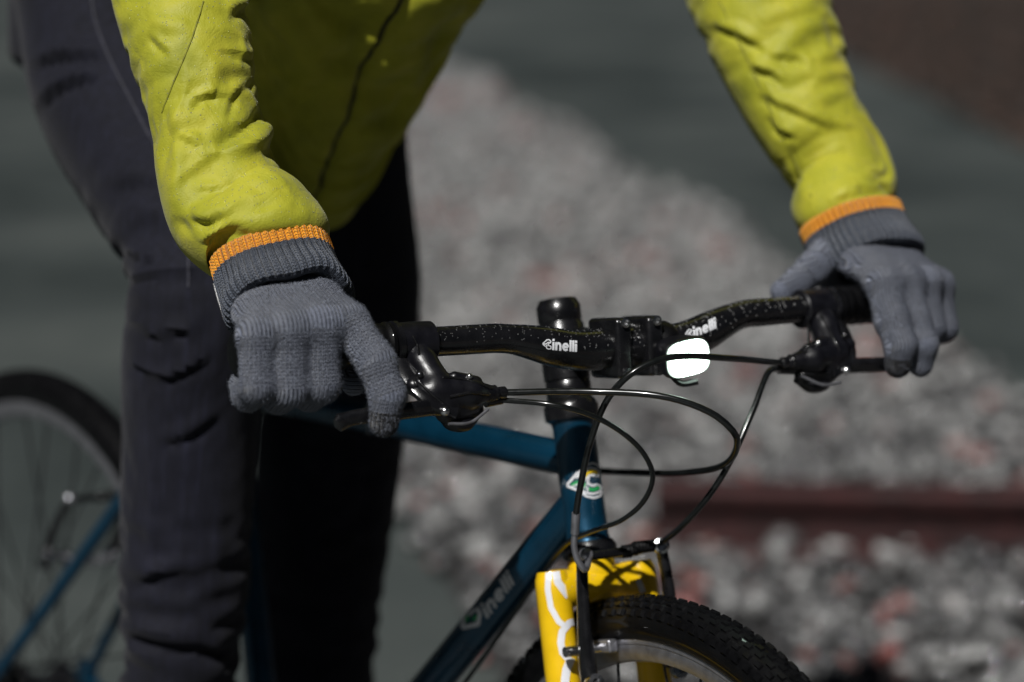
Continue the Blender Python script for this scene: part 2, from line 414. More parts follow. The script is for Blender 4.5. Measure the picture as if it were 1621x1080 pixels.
ICO = bmesh.new(); bmesh.ops.create_icosphere(ICO, subdivisions=1, radius=1)
IV = np.array([v.co[:] for v in ICO.verts]); ICO.verts.index_update(); IF = np.array([[v.index for v in f.verts] for f in ICO.faces]); ICO.free()
def stones(name, n, pos, size, tones, mat, flat=(0.45, 0.8)):
    """n little lumps at pos, joined: far too many to count"""
    nv = len(IV)
    J = 1 + 0.22 * rng.randn(n, nv, 1)
    s = size[:, None, None] * np.stack([rng.uniform(0.8, 1.25, n), rng.uniform(0.7, 1.1, n), rng.uniform(flat[0], flat[1], n)], -1)[:, None]
    V = IV[None] * J * s
    a = rng.uniform(0, 2 * np.pi, n); ca, sa = np.cos(a)[:, None], np.sin(a)[:, None]
    ti = rng.normal(0, 0.35, n); ct, st = np.cos(ti)[:, None], np.sin(ti)[:, None]
    x, y, z = V[..., 0], V[..., 1], V[..., 2]
    x, z = x * ct - z * st, x * st + z * ct
    x, y = x * ca - y * sa, x * sa + y * ca
    V = np.stack([x, y, z], -1) + pos[:, None]
    F = (IF[None] + (np.arange(n) * nv)[:, None, None]).reshape(-1, 3)
    me = bpy.data.meshes.new(name); V = V.reshape(-1, 3)
    me.vertices.add(len(V)); me.vertices.foreach_set('co', V.astype(np.float32).ravel())
    me.loops.add(F.size); me.loops.foreach_set('vertex_index', F.astype(np.int32).ravel())
    me.polygons.add(len(F)); me.polygons.foreach_set('loop_start', np.arange(0, F.size, 3, dtype=np.int32))
    at_ = me.attributes.new('tone', 'FLOAT', 'POINT'); at_.data.foreach_set('value', np.repeat(tones, nv).astype(np.float32))
    me.update(calc_edges=True); me.validate()
    o = bpy.data.objects.new(name, me); COL.objects.link(o); me.materials.append(mat); return o

n = 27000
t = rng.uniform(-12.5, 3.0, n); u = rng.uniform(0.0, gw, n); u += 0.05 * np.sin(t * 3.1) + rng.normal(0, 0.03, n)
pp = GN[None] + t[:, None] * GD + u[:, None] * GP
sz = rng.uniform(0.010, 0.023, n) * rng.choice([1, 1, 1.5], n)
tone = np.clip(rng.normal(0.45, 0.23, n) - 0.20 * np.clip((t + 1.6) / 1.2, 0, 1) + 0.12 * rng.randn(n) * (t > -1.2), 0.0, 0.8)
patch = np.sin(t * 2.3 + 1.0) * np.sin(u * 4.1 + t) + 0.5 * np.sin(t * 5.7 + u * 3)
red = rng.rand(n) < np.clip(0.035 + 0.14 * (patch > 0.7), 0, 1); tone[red] = rng.uniform(0.86, 1.0, red.sum())
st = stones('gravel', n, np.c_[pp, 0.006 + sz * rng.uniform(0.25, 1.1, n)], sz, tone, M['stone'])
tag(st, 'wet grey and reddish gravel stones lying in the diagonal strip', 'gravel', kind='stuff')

# brown verge beyond the road
va, vb = ground(1300, 50)[:2], ground(1621, 205)[:2]
vd = (vb - va) / np.linalg.norm(vb - va); vp = np.array([-vd[1], vd[0]])
tag(sheet('verge', [va - vd * 40, vb + vd * 30, vb + vd * 30 + vp * 60, va - vd * 40 + vp * 60], 0.008, M['soil']), 'dark brown earth verge beyond the road', 'verge')
n = 5000
pp = va[None] + rng.uniform(-3, 9, n)[:, None] * vd + (rng.rand(n) ** 1.5 * 5 - 0.15)[:, None] * vp
sz = rng.uniform(0.02, 0.05, n)
tag(stones('fallen_leaves', n, np.c_[pp, 0.012 + sz * 0.3], sz, rng.rand(n), M['litter'], (0.15, 0.4)), 'brown fallen leaves covering the verge beyond the road', 'leaves', kind='stuff')

# rusty rail across the gravel
r0, r1 = ground(1035, 880), ground(1621, 892)
rd = (r1 - r0) / np.linalg.norm(r1 - r0); ro = np.cross(rd, (0, 0, 1))
prof = [(-.06, 0), (.06, 0), (.06, .012), (.012, .022), (.009, .10), (.034, .108), (.036, .135), (.03, .142), (-.03, .142), (-.036, .135), (-.034, .108), (-.009, .10), (-.012, .022), (-.06, .012)]
mb = MB(); nn = 40; k = len(prof); L_ = 2.6
V = [r0 + rd * (L_ * i / (nn - 1)) + ro * x + np.array([0, 0, z * 0.88 + 0.010]) for i in range(nn) for x, z in prof]
mb.add(V, grid_faces(nn, k) + [tuple(range(k))[::-1], tuple((nn - 1) * k + j for j in range(k))])
tag(obj('rail', mb, M['rust'], None, smooth=False), 'dark rusty red steel rail lying across the gravel behind the front wheel', 'rail')

# ------------------------------------------------------------------ bicycle
HA = math.radians(71.917)
AX = np.array([-math.cos(HA), 0, math.sin(HA)]); PFW = np.array([math.sin(HA), 0, math.cos(HA)])
R = 0.347
HUB = np.array([0, 0, R]); A0 = HUB - 0.048 * PFW
STEER = math.radians(-10.156); MS = rotm(AX, STEER)
def S(V): return A0 + (np.asarray(V) - A0) @ MS.T                # straight-ahead front end -> steered
def ST(a, p=0.0, y=0.0): return A0 + AX * a + PFW * p + np.array([0, y, 0])   # along steerer, forward, left
AC = 0.3805; HTa, HTb = AC + 0.012, AC + 0.012 + 0.0971
EX, EY, EZ = np.eye(3)

bike = thing('bicycle', 'dark blue bicycle with a yellow fork held by the rider in yellow green', 'bicycle')
# ---- frame
frame = obj('frame', tube([ST(HTa), ST(HTa + .004), ST(HTb - .004), ST(HTb)], [.0182, .0172, .0172, .0182], 40), M['blue'], bike); frame.name = 'head_tube'
SEAT_TOP = np.array([-.708, 0, .80]); BB = np.array([-.5474, 0, .277]); RHUB = np.array([-1.0261, 0, R])
sdir = (SEAT_TOP - BB) / np.linalg.norm(SEAT_TOP - BB)
TTs = BB + sdir * ((.738 - .277) / sdir[2])
top_tube = obj('top_tube', tube([ST(HTb - .031, -.004), TTs], .0143, 32), M['blue'], bike)
down_tube = obj('down_tube', tube([ST(HTa + .031, -.004), BB + np.array([-.010, 0, .014])], .0160, 32), M['blue'], bike)
obj('seat_tube', tube([BB, TTs + sdir * .035], .0143, 28), M['blue'], bike)
obj('bottom_bracket_shell', tube([BB - EY * .034, BB + EY * .034], .02, 24), M['blue'], bike)
for s in (-1, 1):
    obj('seat_stay', tube(spline([TTs + EY * .012 * s + sdir * .01, TTs + np.array([-.09, .036 * s, -.10]), np.array([-.93, .050 * s, .462]), RHUB + EY * .064 * s], 14), np.linspace(.0085, .0065, 14), 14), M['blue'], bike)
    obj('chain_stay', tube([BB + EY * .022 * s, BB + np.array([-.2, .045 * s, .02]), RHUB + EY * .064 * s], [.011, .0095, .0075], 14), M['blue'], bike)
    obj('dropout', rbox(RHUB + EY * .064 * s, EX, EY, EZ, .018, .003, .02, .3), M['blue'], bike)
obj('seatpost', tube([TTs + sdir * .02, TTs + sdir * .27], .0136, 20), M['black'], bike)
obj('seat_clamp', tube([TTs + sdir * .028, TTs + sdir * .045], .0175, 24), M['black'], bike)
sp = TTs + sdir * .275
sad = MB(); nS = 26; xs = np.linspace(0, 1, nS)
hw = .012 + .062 * np.clip((xs - .35) / .5, 0, 1) ** 1.3 + .012 * xs; hw[-1] *= .7
rows = []
for x, h in zip(xs, hw):
    a = np.linspace(0, 2 * np.pi, 20, endpoint=False)
    rows.append(np.stack([np.full(20, sp[0] + .13 - .26 * x), h * np.cos(a), sp[2] + .02 + (.012 + .012 * x) * np.sin(a) + .012 * x ** 2], -1))
sad.add(np.vstack(rows), grid_faces(nS, 20) + [tuple(range(20))[::-1], tuple((nS - 1) * 20 + j for j in range(20))])
obj('saddle', sad, M['leather'], bike)
# headset
obj('headset_cup', lathe([(.0190, 0), (.0222, .002), (.0226, .012), (.0205, .017), (.0185, .019)], ST(HTb), AX), M['black'], bike)
obj('headset_cup', lathe([(.0200, 0), (.0225, .003), (.0225, .010), (.0195, .015)], ST(HTa - .015), AX), M['black'], bike)
obj('headset_spacer', lathe([(.0178, 0), (.0185, .001), (.0185, .0135), (.0178, .0145)], ST(HTb + .019), AX, n=32), M['black'], bike)

# ---- cranks
crank = obj('crankset', tube([BB - EY * .06, BB + EY * .06], .011, 16), M['alloy'], bike)
mb = MB()
lathe([(.010, -.002), (.086, -.002), (.088, 0), (.086, .002), (.010, .002)], BB - EY * .046, EY, 48, mb); obj('chainring', mb, M['black'], crank)
ca = math.radians(30); cdir = np.array([math.cos(ca), 0, math.sin(ca)])
PED = {}
for s, d in ((-1, cdir), (1, -cdir)):
    e = BB + EY * .066 * s; pe = e + d * .17 + EY * .012 * s; PED[s] = pe + EY * .055 * s
    obj('crank_arm', tube([e, e + d * .17 + EY * .006 * s], [.014, .010], 12, squash=(1, .6)), M['alloy'], crank)
    obj('pedal', rbox(PED[s], EX, EY, EZ, .048, .045, .010, .3), M['plastic'], crank)

# ---- wheels
def knob_mesh(mb, R0, hw, n, front=True):
    """rows of tread blocks standing on the tyre"""
    rows = [(-.92, .0032, .0030), (-.62, .0026, .0026), (-.36, .0024, .0022), (-.12, .0024, .0020), (.12, .0024, .0020), (.36, .0024, .0022), (.62, .0026, .0026), (.92, .0032, .0030)]
    V = []; F = []; c = 0
    for ri, (lat, hl, hh) in enumerate(rows):
        a = lat * 1.25
        rc = R0 - hw; off = (ri % 2) * .5
        for i in range(n):
            t = (i + off) / n * 2 * np.pi
            rad = np.array([np.cos(t), 0, np.sin(t)]); tan = np.array([-np.sin(t), 0, np.cos(t)])
            nrm = math.cos(a) * rad + math.sin(a) * EY; side = -math.sin(a) * rad + math.cos(a) * EY
            p = rad * rc + nrm * (hw - .0008)
            lt = 2 * np.pi * R0 / n * .30
            for q in ((-1, -1), (1, -1), (1, 1), (-1, 1)): V.append(p + tan * lt * q[0] + side * hl * q[1])
            for q in ((-1, -1), (1, -1), (1, 1), (-1, 1)): V.append(p + nrm * hh + tan * lt * .72 * q[0] + side * hl * .72 * q[1])
            F += [(c + 4, c + 5, c + 6, c + 7), (c, c + 1, c + 5, c + 4), (c + 1, c + 2, c + 6, c + 5), (c + 2, c + 3, c + 7, c + 6), (c + 3, c, c + 4, c + 7)]
            c += 8
    mb.add(np.array(V), F)

def wheel(name, xf, knobs):
    nseg = 160; T = np.linspace(0, 2 * np.pi, nseg, endpoint=False)
    def ring(prof):                                    # prof: (radius, lateral)
        k = len(prof); V = [(r * math.cos(t), y, r * math.sin(t)) for t in T for r, y in prof]
        F = [(i * k + j, i * k + (j + 1) % k, ((i + 1) % nseg) * k + (j + 1) % k, ((i + 1) % nseg) * k + j) for i in range(nseg) for j in range(k)]
        return MB().add(V, F)
    hw_ = .0185; rc = R - hw_ - .0022
    pr = []
    for a in np.linspace(math.radians(-152), math.radians(152), 25): pr.append((rc + hw_ * math.cos(a), hw_ * math.sin(a)))
    wo = bpy.data.objects.new(name, None); COL.objects.link(wo); wo.parent = bike; wo['off'] = list(bike['off'])
    tyre = obj('tyre', ring(pr), M['rubber'], wo, xf=xf)
    mb = MB(); knob_mesh(mb, R - .0022, hw_, knobs)
    tag(obj('tread', mb, M['rubber'], wo, smooth=False, xf=xf), kind='stuff')
    obj('rim', ring([(.3165, -.0105), (.3165, .0105), (.3145, .0118), (.3085, .0116), (.3078, .0108), (.3010, .0112), (.2955, .0085), (.293, 0), (.2955, -.0085), (.3010, -.0112), (.3078, -.0108), (.3085, -.0116), (.3145, -.0118)]), M['alloy'], wo, xf=xf)
    obj('hub', lathe([(.006, -.05), (.012, -.046), (.022, -.034), (.022, -.030), (.011, -.026), (.010, .026), (.022, .030), (.022, .034), (.012, .046), (.006, .05)], (0, 0, 0), EY), M['black'], wo, xf=xf)
    src = None
    for i in range(32):
        t = i / 32 * 2 * np.pi; sgn = 1 if i % 2 else -1; cr = (1 if (i // 2) % 2 else -1) * 1.15
        a = np.array([.296 * math.cos(t), sgn * .002, .296 * math.sin(t)]); b = np.array([.021 * math.cos(t + cr), sgn * .032, .021 * math.sin(t + cr)])
        obj('spoke', tube([a, b], .0012, 6), M['black'], wo, xf=xf)
    return wo
wheel('front_wheel', lambda V: S(V + HUB), 150)
rw = wheel('rear_wheel', lambda V: V + RHUB, 150)
obj('sprocket', lathe([(.012, -.044), (.034, -.044), (.03, -.038), (.036, -.036), (.02, -.02)], RHUB, EY, 32), M['black'], rw)
# chain
mb = MB(); tube([BB - EY * .046 + EZ * .086, RHUB - EY * .04 + EZ * .034], .0035, 8, mb=mb, squash=(1, .8)); tube([BB - EY * .046 - EZ * .086, RHUB - EY * .04 + np.array([.02, 0, -.09])], .0035, 8, mb=mb, squash=(1, .8))
obj('chain', mb, M['black'], crank)
mb = MB(); tube([RHUB - EY * .05 + EZ * -.02, RHUB + np.array([.015, -.05, -.10])], .009, 10, mb=mb); sphere(RHUB + np.array([.02, -.046, -.1]), .02, mb, sc=(1, .4, 1)); obj('rear_derailleur', mb, M['black'], bike)

# ---- fork
fork = bpy.data.objects.new('fork', None); COL.objects.link(fork); fork.parent = bike; fork['off'] = list(bike['off'])
mb = MB()
lathe([(.0165, -.024), (.0185, -.014), (.0190, -.004), (.0195, .006), (.0180, .010)], ST(AC - .012), AX, 36, mb)
k = 17; yy = np.linspace(-.038, .038, k); rr = .0150 + .0022 * np.cos(yy / .038 * np.pi) ** 2
tube([ST(AC - .022 - .004 * abs(y) / .05, .003, y) for y in yy], rr, 28, True, mb, up=AX)
crown = obj('crown', mb, M['yellow'], fork, xf=S)
legs = {}
for s in (-1, 1):
    hs = [AC - .009, AC - .013, .34, .28, .20, .12, .05, .012, 0.0]
    P = [ST(h, .005 + .043 * (max(0, (.20 - h) / .20)) ** 1.6, s * (.0405 + .010 * max(0, (AC - h)) / AC)) for h in hs]
    P = spline(P, 60); rad = np.interp(np.linspace(0, 1, 60), [0, .012, .03, .5, 1], [.0118, .0138, .0142, .0132, .0095])
    legs[s] = obj('fork_leg', tube(P, rad, 36, up=EY), M['yellow'], fork, xf=S)
    obj('fork_dropout', rbox(HUB + EY * .0515 * s, EX, EY, EZ, .012, .003, .016, .3), M['yellow'], fork, xf=S)

# ---- stem and handlebar
SH = HTb + .0615
CL = ST(SH) + PFW * .0926 - AX * .0134                      # bar clamp centre, straight ahead
stem = obj('stem', lathe([(.0172, HTb + .0335), (.0190, HTb + .0345), (.0192, SH + .017), (.0178, SH + .019), (.0176, SH + .021), (.0182, SH + .022), (.0182, SH + .0335), (.0165, SH + .036), (.0162, SH + .0372), (.0150, SH + .039), (.004, SH + .0405)], A0, AX, 40), M['black'], bike, xf=S)
fwd = (CL - ST(SH)); fwd /= np.linalg.norm(fwd); sup = np.cross(fwd, EY) * -1
if sup[2] < 0: sup = -sup
obj('stem_extension', tube([ST(SH) + fwd * .01, ST(SH) + fwd * .045, CL - fwd * .012], [.0172, .0150, .0165], 24, squash=(1, 1.02)), M['black'], stem, xf=S)
mb = MB()
for q in (-1, 1): rbox(CL + EY * .0145 * q, fwd, EY, sup, .0215, .0075, .0235, .55, mb)
rbox(CL - fwd * .012, fwd, EY, sup, .010, .020, .020, .5, mb)
obj('face_plate', mb, M['black'], stem, xf=S)
for q in (-1, 1):
    for z in (-1, 1):
        obj('bolt', lathe([(.0036, 0), (.0040, .001), (.0040, .006), (.0022, .0062), (.0020, .004)], CL + EY * .0145 * q + sup * .0195 * z + fwd * .018, fwd, 14), M['steel'], stem, xf=S)
    obj('pinch_bolt', lathe([(.0055, 0), (.0055, .012)], ST(SH - .006 + .018 * (q > 0), -.019, -.007), EY, 14), M['black'], stem, xf=S)

HALF = .323
def barpt(s, d=0):                                          # straight-ahead frame; s lateral (+ left)
    a = abs(s); k = np.clip((a - .035) / .085, 0, 1); k = k * k * (3 - 2 * k)
    return CL + EY * s + EZ * (.0135 * k + (.006 * k if s > 0 else 0.0)) + EX * (.004 * math.sin(math.pi * min(a / .12, 1)) - .012 * max(0, (a - .06) / .26))
bs = np.linspace(-HALF, HALF, 121); BP = np.array([barpt(s) for s in bs])
br = np.interp(np.abs(bs), [0, .040, .075, .105, .33], [.0159, .0159, .0148, .0112, .0111])
bar = obj('handlebar', tube(BP, br, 36), M['black'], bike, xf=S)

def local(s):                                               # bar frame at lateral s: inward, forward, up (straight ahead)
    sg = 1 if s > 0 else -1
    e1 = barpt(s - sg * .01) - barpt(s + sg * .01); e1 /= np.linalg.norm(e1)
    e2 = EX - e1 * (EX @ e1); e2 /= np.linalg.norm(e2); e3 = np.cross(e1, e2); e3 = e3 if e3[2] > 0 else -e3
    return barpt(s), e1, e2, e3
for s in (-1, 1):
    q = [(.205, .0125), (.206, .0168), (.209, .0172), (.211, .0160)] + [(.213 + .0095 * i + dx, rr) for i in range(11) for dx, rr in ((0, .0158), (.002, .0164), (.005, .0166), (.007, .0158))] + [(.321, .0165), (.3245, .0168), (.327, .0150), (.328, .006)]
    q = [x for i, x in enumerate(q) if i == 0 or x[0] > q[i - 1][0]]
    obj('grip', tube([barpt(s * min(a, .3229)) + EY * s * max(0, a - .3229) for a, _ in q], [x for _, x in q], 28), M['rubber'], bar, xf=S)

# ---- brake levers with shift pods
CAB = {}
def lever(s, tilt):
    G, e1, e2, e3 = local(s * .187)
    e2, e3 = e2 * math.cos(tilt) - e3 * math.sin(tilt), e3 * math.cos(tilt) + e2 * math.sin(tilt)
    def L(a, b, c): return G + e1 * a + e2 * b + e3 * c
    root = obj('brake_lever', tube([L(-.0165, 0, 0), L(-.0150, 0, 0), L(.0005, 0, 0), L(.0150, 0, 0), L(.0165, 0, 0)], [.0140, .0157, .0160, .0157, .0140], 32), M['plastic'], bike, xf=S)
    mb = MB()
    tube([L(-.0175, 0, 0), L(-.0165, 0, 0), L(-.0125, 0, 0), L(-.0115, 0, 0)], [.0150, .0172, .0172, .0150], 32, mb=mb)
    obj('clamp_band', mb, M['black'], root, xf=S)
    # moulded housing: bracket from the clamp forward and down, shifter pod tapering to the cable ends
    bones_ = [((0, 0, 0), (.001, .016, -.012), .0135, .0130, 0), ((.001, .016, -.012), (.006, .030, -.026), .0130, .0140, .006), ((.002, .033, -.031), (.030, .037, -.033), .0140, .0135, .006),
              ((.030, .037, -.033), (.052, .036, -.0345), .0130, .0062, .006), ((-.012, .030, -.026), (.012, .038, -.040), .0085, .0105, .005), ((.012, .036, -.046), (.036, .034, -.046), .0100, .0085, .004), ((.018, .036, -.020), (.036, .037, -.024), .0050, .0045, .003)]
    hh_ = .0011; lo_ = L(.02, .02, -.022) - .06; gx_ = np.arange(0, .12, hh_); X_ = np.stack(np.meshgrid(gx_, gx_, gx_, indexing='ij'), -1) + lo_; D_ = None
    for a_, b_, ra_, rb_, kk_ in bones_:
        d_, _t = cone_sdf(X_, L(*a_), L(*b_), ra_ * .86, rb_ * .86); D_ = d_ if D_ is None else smin(D_, d_, kk_ * .6)
    Vb, Fb = surf_nets(D_, lo_, hh_); Vb = smooth_mesh(Vb, Fb, 2)
    obj('lever_body', (Vb, [tuple(x) for x in Fb.tolist()]), M['plastic'], root, xf=S)
    mb = MB(); tube(spline([L(-.014, .010, -.010), L(-.012, .026, -.022), L(-.004, .040, -.034), L(.016, .044, -.044)], 18), np.linspace(.0050, .0038, 18), 10, mb=mb, squash=(1, 1.8))
    obj('lever_arm', mb, M['black'], root, xf=S)
    mb = MB(); P = spline([L(.010, .036, -.052), L(.024, .034, -.056), L(.040, .031, -.051)], 14)
    tube(P, np.interp(np.linspace(0, 1, 14), [0, .2, .6, 1], [.003, .0065, .007, .003]), 18, mb=mb, squash=(.9, 1.5)); obj('shift_pod', mb, M['plastic'], root, xf=S)
    mb = MB(); tube(spline([L(.008, .048, -.052), L(.026, .0475, -.0525), L(.044, .0415, -.045)], 12), [.0012] * 12, 8, mb=mb); obj('trim_strip', mb, M['alloy'], root, xf=S)
    mb = MB(); P = spline([L(.010, .038, -.040), L(-.010, .044, -.040), L(-.040, .047, -.041), L(-.066, .045, -.043), L(-.082, .047, -.046)], 30)
    tube(P, np.interp(np.linspace(0, 1, 30), [0, .15, .9, .97, 1], [.008, .0056, .0052, .0062, .0030]), 16, mb=mb, squash=(1.15, .62)); obj('lever_blade', mb, M['black'], root, xf=S)
    for a, b, c, r_ in ((-.008, .031, -.018, .0034), (.004, .0495, -.042, .0036), (.028, .0405, -.0195, .0024)):
        obj('screw', sphere(L(a, b, c), r_, sc=(1, 1, 1)), M['steel'] if a > 0 else M['black'], root, xf=S)
    mb = MB(); tube([L(.046, .036, -.034), L(.052, .036, -.034), L(.0535, .036, -.034), L(.0600, .0355, -.0345), L(.062, .035, -.0345)], [.0055, .0060, .0042, .0048, .0030], 16, mb=mb)
    tube([L(.046, .033, -.041), L(.060, .032, -.0405)], [.0045, .0036], 12, mb=mb); obj('barrel_adjuster', mb, M['black'], root, xf=S)
    CAB[s] = (S(L(.060, .0355, -.0345)), S(L(.058, .032, -.0405)))
    return root
LEV = {-1: lever(-1, 0.0), 1: lever(1, 0.02)}

# ---- cables (pixels of the photograph give the direction, the distance runs from the lever round the head tube)
def cable(name, pts, r=.0024, mat='cable', first=None):
    P = [at(*p) for p in pts]
    if first is not None: P = [first] + P
    return obj(name, tube(spline(P, 90), r, 12), M[mat], bike)
cable('cable', [(930, 620, 1.80), (1050, 628, 1.79), (1128, 655, 1.79), (1166, 692, 1.80), (1150, 733, 1.85), (1085, 748, 1.93), (1000, 748, 1.99), (940, 744, 2.03), (900, 735, 2.05), (850, 716, 2.06), (760, 698, 2.10), (640, 672, 2.19)], .0026, first=CAB[-1][0])
cable('cable', [(880, 642, 1.79), (950, 664, 1.80), (1008, 705, 1.815), (1033, 750, 1.83), (1020, 792, 1.85), (985, 823, 1.87), (935, 842, 1.90), (895, 862, 1.925), (850, 920, 1.96), (780, 1020, 2.01), (700, 1130, 2.07)], .0021, first=CAB[-1][1])
cable('cable', [(1150, 567, 1.86), (1060, 566, 1.82), (1003, 589, 1.81), (962, 632, 1.815), (934, 702, 1.83), (918, 775, 1.845), (911, 820, 1.853)], .0026, first=CAB[1][0])
cable('cable', [(1216, 590, 1.90), (1192, 650, 1.88), (1152, 738, 1.87), (1112, 798, 1.88), (1060, 850, 1.91), (1012, 873, 1.95), (972, 879, 1.99), (930, 872, 2.02), (880, 880, 2.03), (830, 925, 2.05), (740, 1040, 2.12)], .0025, first=CAB[1][1])
obj('cable_end', tube([at(912, 812, 1.8525), at(910, 845, 1.857)], .0034, 14), M['alloy'], bike)

# ---- front brake
def vbrake(center_fn, name, par, xf, k=1.0):
    root = bpy.data.objects.new(name, None); COL.objects.link(root); root.parent = par; root['off'] = list(par['off'])
    f = center_fn                                            # f(height, forward, lateral)
    for s in (-1, 1):
        P = spline([f(.000, .040, s * .040), f(.030, .043, s * .041), f(.070, .047, s * .040), f(.098, .048, s * .037)], 24)
        obj('brake_arm', tube(P, np.interp(np.linspace(0, 1, 24), [0, .1, .5, 1], [.0085, .0088, .0062, .0052]), 16, squash=(1, .75)), M['black'], root, xf=xf)
        obj('pivot_bolt', lathe([(.0065, 0), (.0072, .002), (.0072, .008), (.0035, .0082), (.003, .005)], f(-.002, .042, s * .040), PFW, 16), M['steel'], root, xf=xf)
        obj('brake_pad', rbox(f(.024, .020, s * .0175), PFW, EY, AX, .026, .0045, .0055, .5), M['alloy'], root, xf=xf)
        obj('pad_bolt', tube([f(.024, .032, s * .020), f(.024, .032, s * .054)], .0042, 14), M['steel'], root, xf=xf)
    mb = MB(); tube([f(.096, .051, -.036), f(.096, .051, -.002)], .0038, 12, mb=mb); obj('link_wire', mb, M['black'], root, xf=xf)
    mb = MB(); q = [(y, .0042 + .0012 * (i % 2)) for i, y in enumerate(np.linspace(-.002, .030, 22))]
    tube([f(.096 + .002 * (y > .01), .051, y) for y, _ in q], [r_ for _, r_ in q], 16, mb=mb); obj('rubber_boot', mb, M['rubber'], root, xf=xf)
    obj('anchor_bolt', lathe([(.0050, 0), (.0062, .001), (.0064, .010), (.0042, .011), (.0036, .007)], f(.097, .047, .036), PFW + np.array([0, -.35, 0]), 18), M['steel'], root, xf=xf)
    obj('joint_bolt', lathe([(.0052, 0), (.0055, .001), (.0050, .006), (.003, .008)], f(.097, .051, -.037), PFW, 16), M['alloy'], root, xf=xf)
    return root
fb = vbrake(lambda h, p, y: ST(.284 + h, p, y), 'front_brake', bike, S)
obj('noodle', tube(spline([at(910, 843, 1.857), at(909, 866, 1.86), at(914, 886, 1.862), at(926, 902, 1.866), S(ST(.380, .051, -.032))], 24), .0026, 12), M['alloy'], fb)
# rear brake on the seat stays
sv = (np.array([-.93, 0, .462]) - RHUB); svn = np.array([.55, 0, .83]); svp = np.array([-.83, 0, .55])
vbrake(lambda h, p, y: np.array([-.952, 0, .500]) + svn * h * .9 + svp * (p - .035) + EY * y, 'rear_brake', bike, lambda V: V)

# ---- decals: photo pixels carried along the view onto the painted tubes
def bvh(objs):
    V = []; F = []; n0 = 0
    for o in objs:
        me = o.data; off = np.array(o['off']) if 'off' in o.keys() else np.zeros(3)
        v = np.zeros(len(me.vertices) * 3); me.vertices.foreach_get('co', v); V += (v.reshape(-1, 3) + off).tolist()
        F += [tuple(i + n0 for i in p.vertices) for p in me.polygons]; n0 = len(V)
    return BVHTree.FromPolygons([Vector(v) for v in V], F)

def ribbon(P, wd, step=1.2):
    """flat strip of width wd along P (pixels), as cross-rows of 5 points"""
    P = np.asarray(P, float); d = np.r_[0, np.cumsum(np.linalg.norm(np.diff(P, axis=0), axis=1))]
    n_ = max(2, int(d[-1] / step) + 1); u_ = np.linspace(0, d[-1], n_)
    Q = np.stack([np.interp(u_, d, P[:, i]) for i in (0, 1)], -1)
    T = np.gradient(Q, axis=0); T /= np.linalg.norm(T, axis=1)[:, None]; Nn = np.stack([-T[:, 1], T[:, 0]], -1)
    return Q[:, None] + Nn[:, None] * (np.linspace(-.5, .5, 5) * wd)[None, :, None]

def decal(name, rows, tree, mat, parent, lift=.0004, one=False):
    mb = MB()
    for Rr in rows:
        k, m = Rr.shape[:2]; V = np.zeros((k, m, 3)); ok = np.zeros((k, m), bool)
        for i in range(k):
            for j in range(m):
                r_ = ray(*Rr[i, j]); r_ = r_ / np.linalg.norm(r_)
                h = tree.ray_cast(Vector(CAM), Vector(r_))
                if h[0] is not None:
                    nn_ = np.array(h[1]); nn_ = nn_ if nn_ @ r_ < 0 else -nn_
                    V[i, j] = np.array(h[0]) + nn_ * lift; ok[i, j] = True
        F = [(i * m + j, i * m + j + 1, (i + 1) * m + j + 1, (i + 1) * m + j) for i in range(k - 1) for j in range(m - 1) if ok[i:i + 2, j:j + 2].all()]
        if F and one:                                       # longest unbroken run of the strip
            full = ok.all(1); runs = []; st_ = None
            for i in range(k + 1):
                if i < k and full[i]: st_ = i if st_ is None else st_
                elif st_ is not None: runs.append((i - st_, st_)); st_ = None
            if not runs: continue
            ln, st_ = max(runs); F = [q for q in F if st_ <= q[0] // m < st_ + ln - 1]
        if F:
            us = sorted({i for q in F for i in q}); ix = {a_: b_ for b_, a_ in enumerate(us)}
            mb.add(V.reshape(-1, 3)[us], [tuple(ix[i] for i in q) for q in F])
    if mb.n: return obj(name, mb, mat, parent)

def arc(cx, cy, rx, ry, a0, a1, n_=16):
    t = np.radians(np.linspace(a0, a1, n_)); return [(cx + rx * math.cos(a), cy + ry * math.sin(a)) for a in t]
GLYPH = {  # strokes in a box of height 1 (x-height .72), y up; returns (strokes, advance); stroke width .21
    'i': ([[(.11, 0), (.11, .72)], [(.11, .80), (.11, 1.0)]], .30),
    'n': ([[(.11, 0), (.11, .72)], [(.11, .40)] + arc(.33, .42, .20, .22, 180, 0) + [(.53, 0)]], .72),
    'e': ([[(.12, .36), (.62, .36)], arc(.36, .36, .25, .27, 0, 320, 26)], .76),
    'l': ([[(.11, 0), (.11, 1.0)]], .28)}
WING = [[(-.02, .50), (.40, .86), (.62, .90), (.82, .76), (.80, .62), (.66, .66), (.52, .64), (.30, .48), (-.02, .50)], [(-.02, .48), (.18, .32), (.40, .28), (.44, .46)],
        [(.70, .62), (.56, .50), (.60, .36), (.74, .36), (.86, .30), (.84, .12), (.62, .06), (.42, .12), (.36, .28)]]
def word(o, ux, uy, wing=True, wd=.20):
    """'Cinelli' lettering; o lower left pixel, ux/uy pixel vectors of one letter height"""
    o, ux, uy = (np.asarray(a, float) for a in (o, ux, uy)); rows = []; x = 0.0; h = np.linalg.norm(uy)
    mp = lambda pts, x0: np.array([o + ux * (x0 + a) + uy * b for a, b in pts])
    if wing:
        for s_ in WING: rows.append(ribbon(mp(s_, 0), .09 * h, .5))
        x = .98
    for ch in 'inelli':
        st_, ad = GLYPH[ch]
        for s_ in st_: rows.append(ribbon(mp(s_, x), wd * h, .6))
        x += ad
    return rows
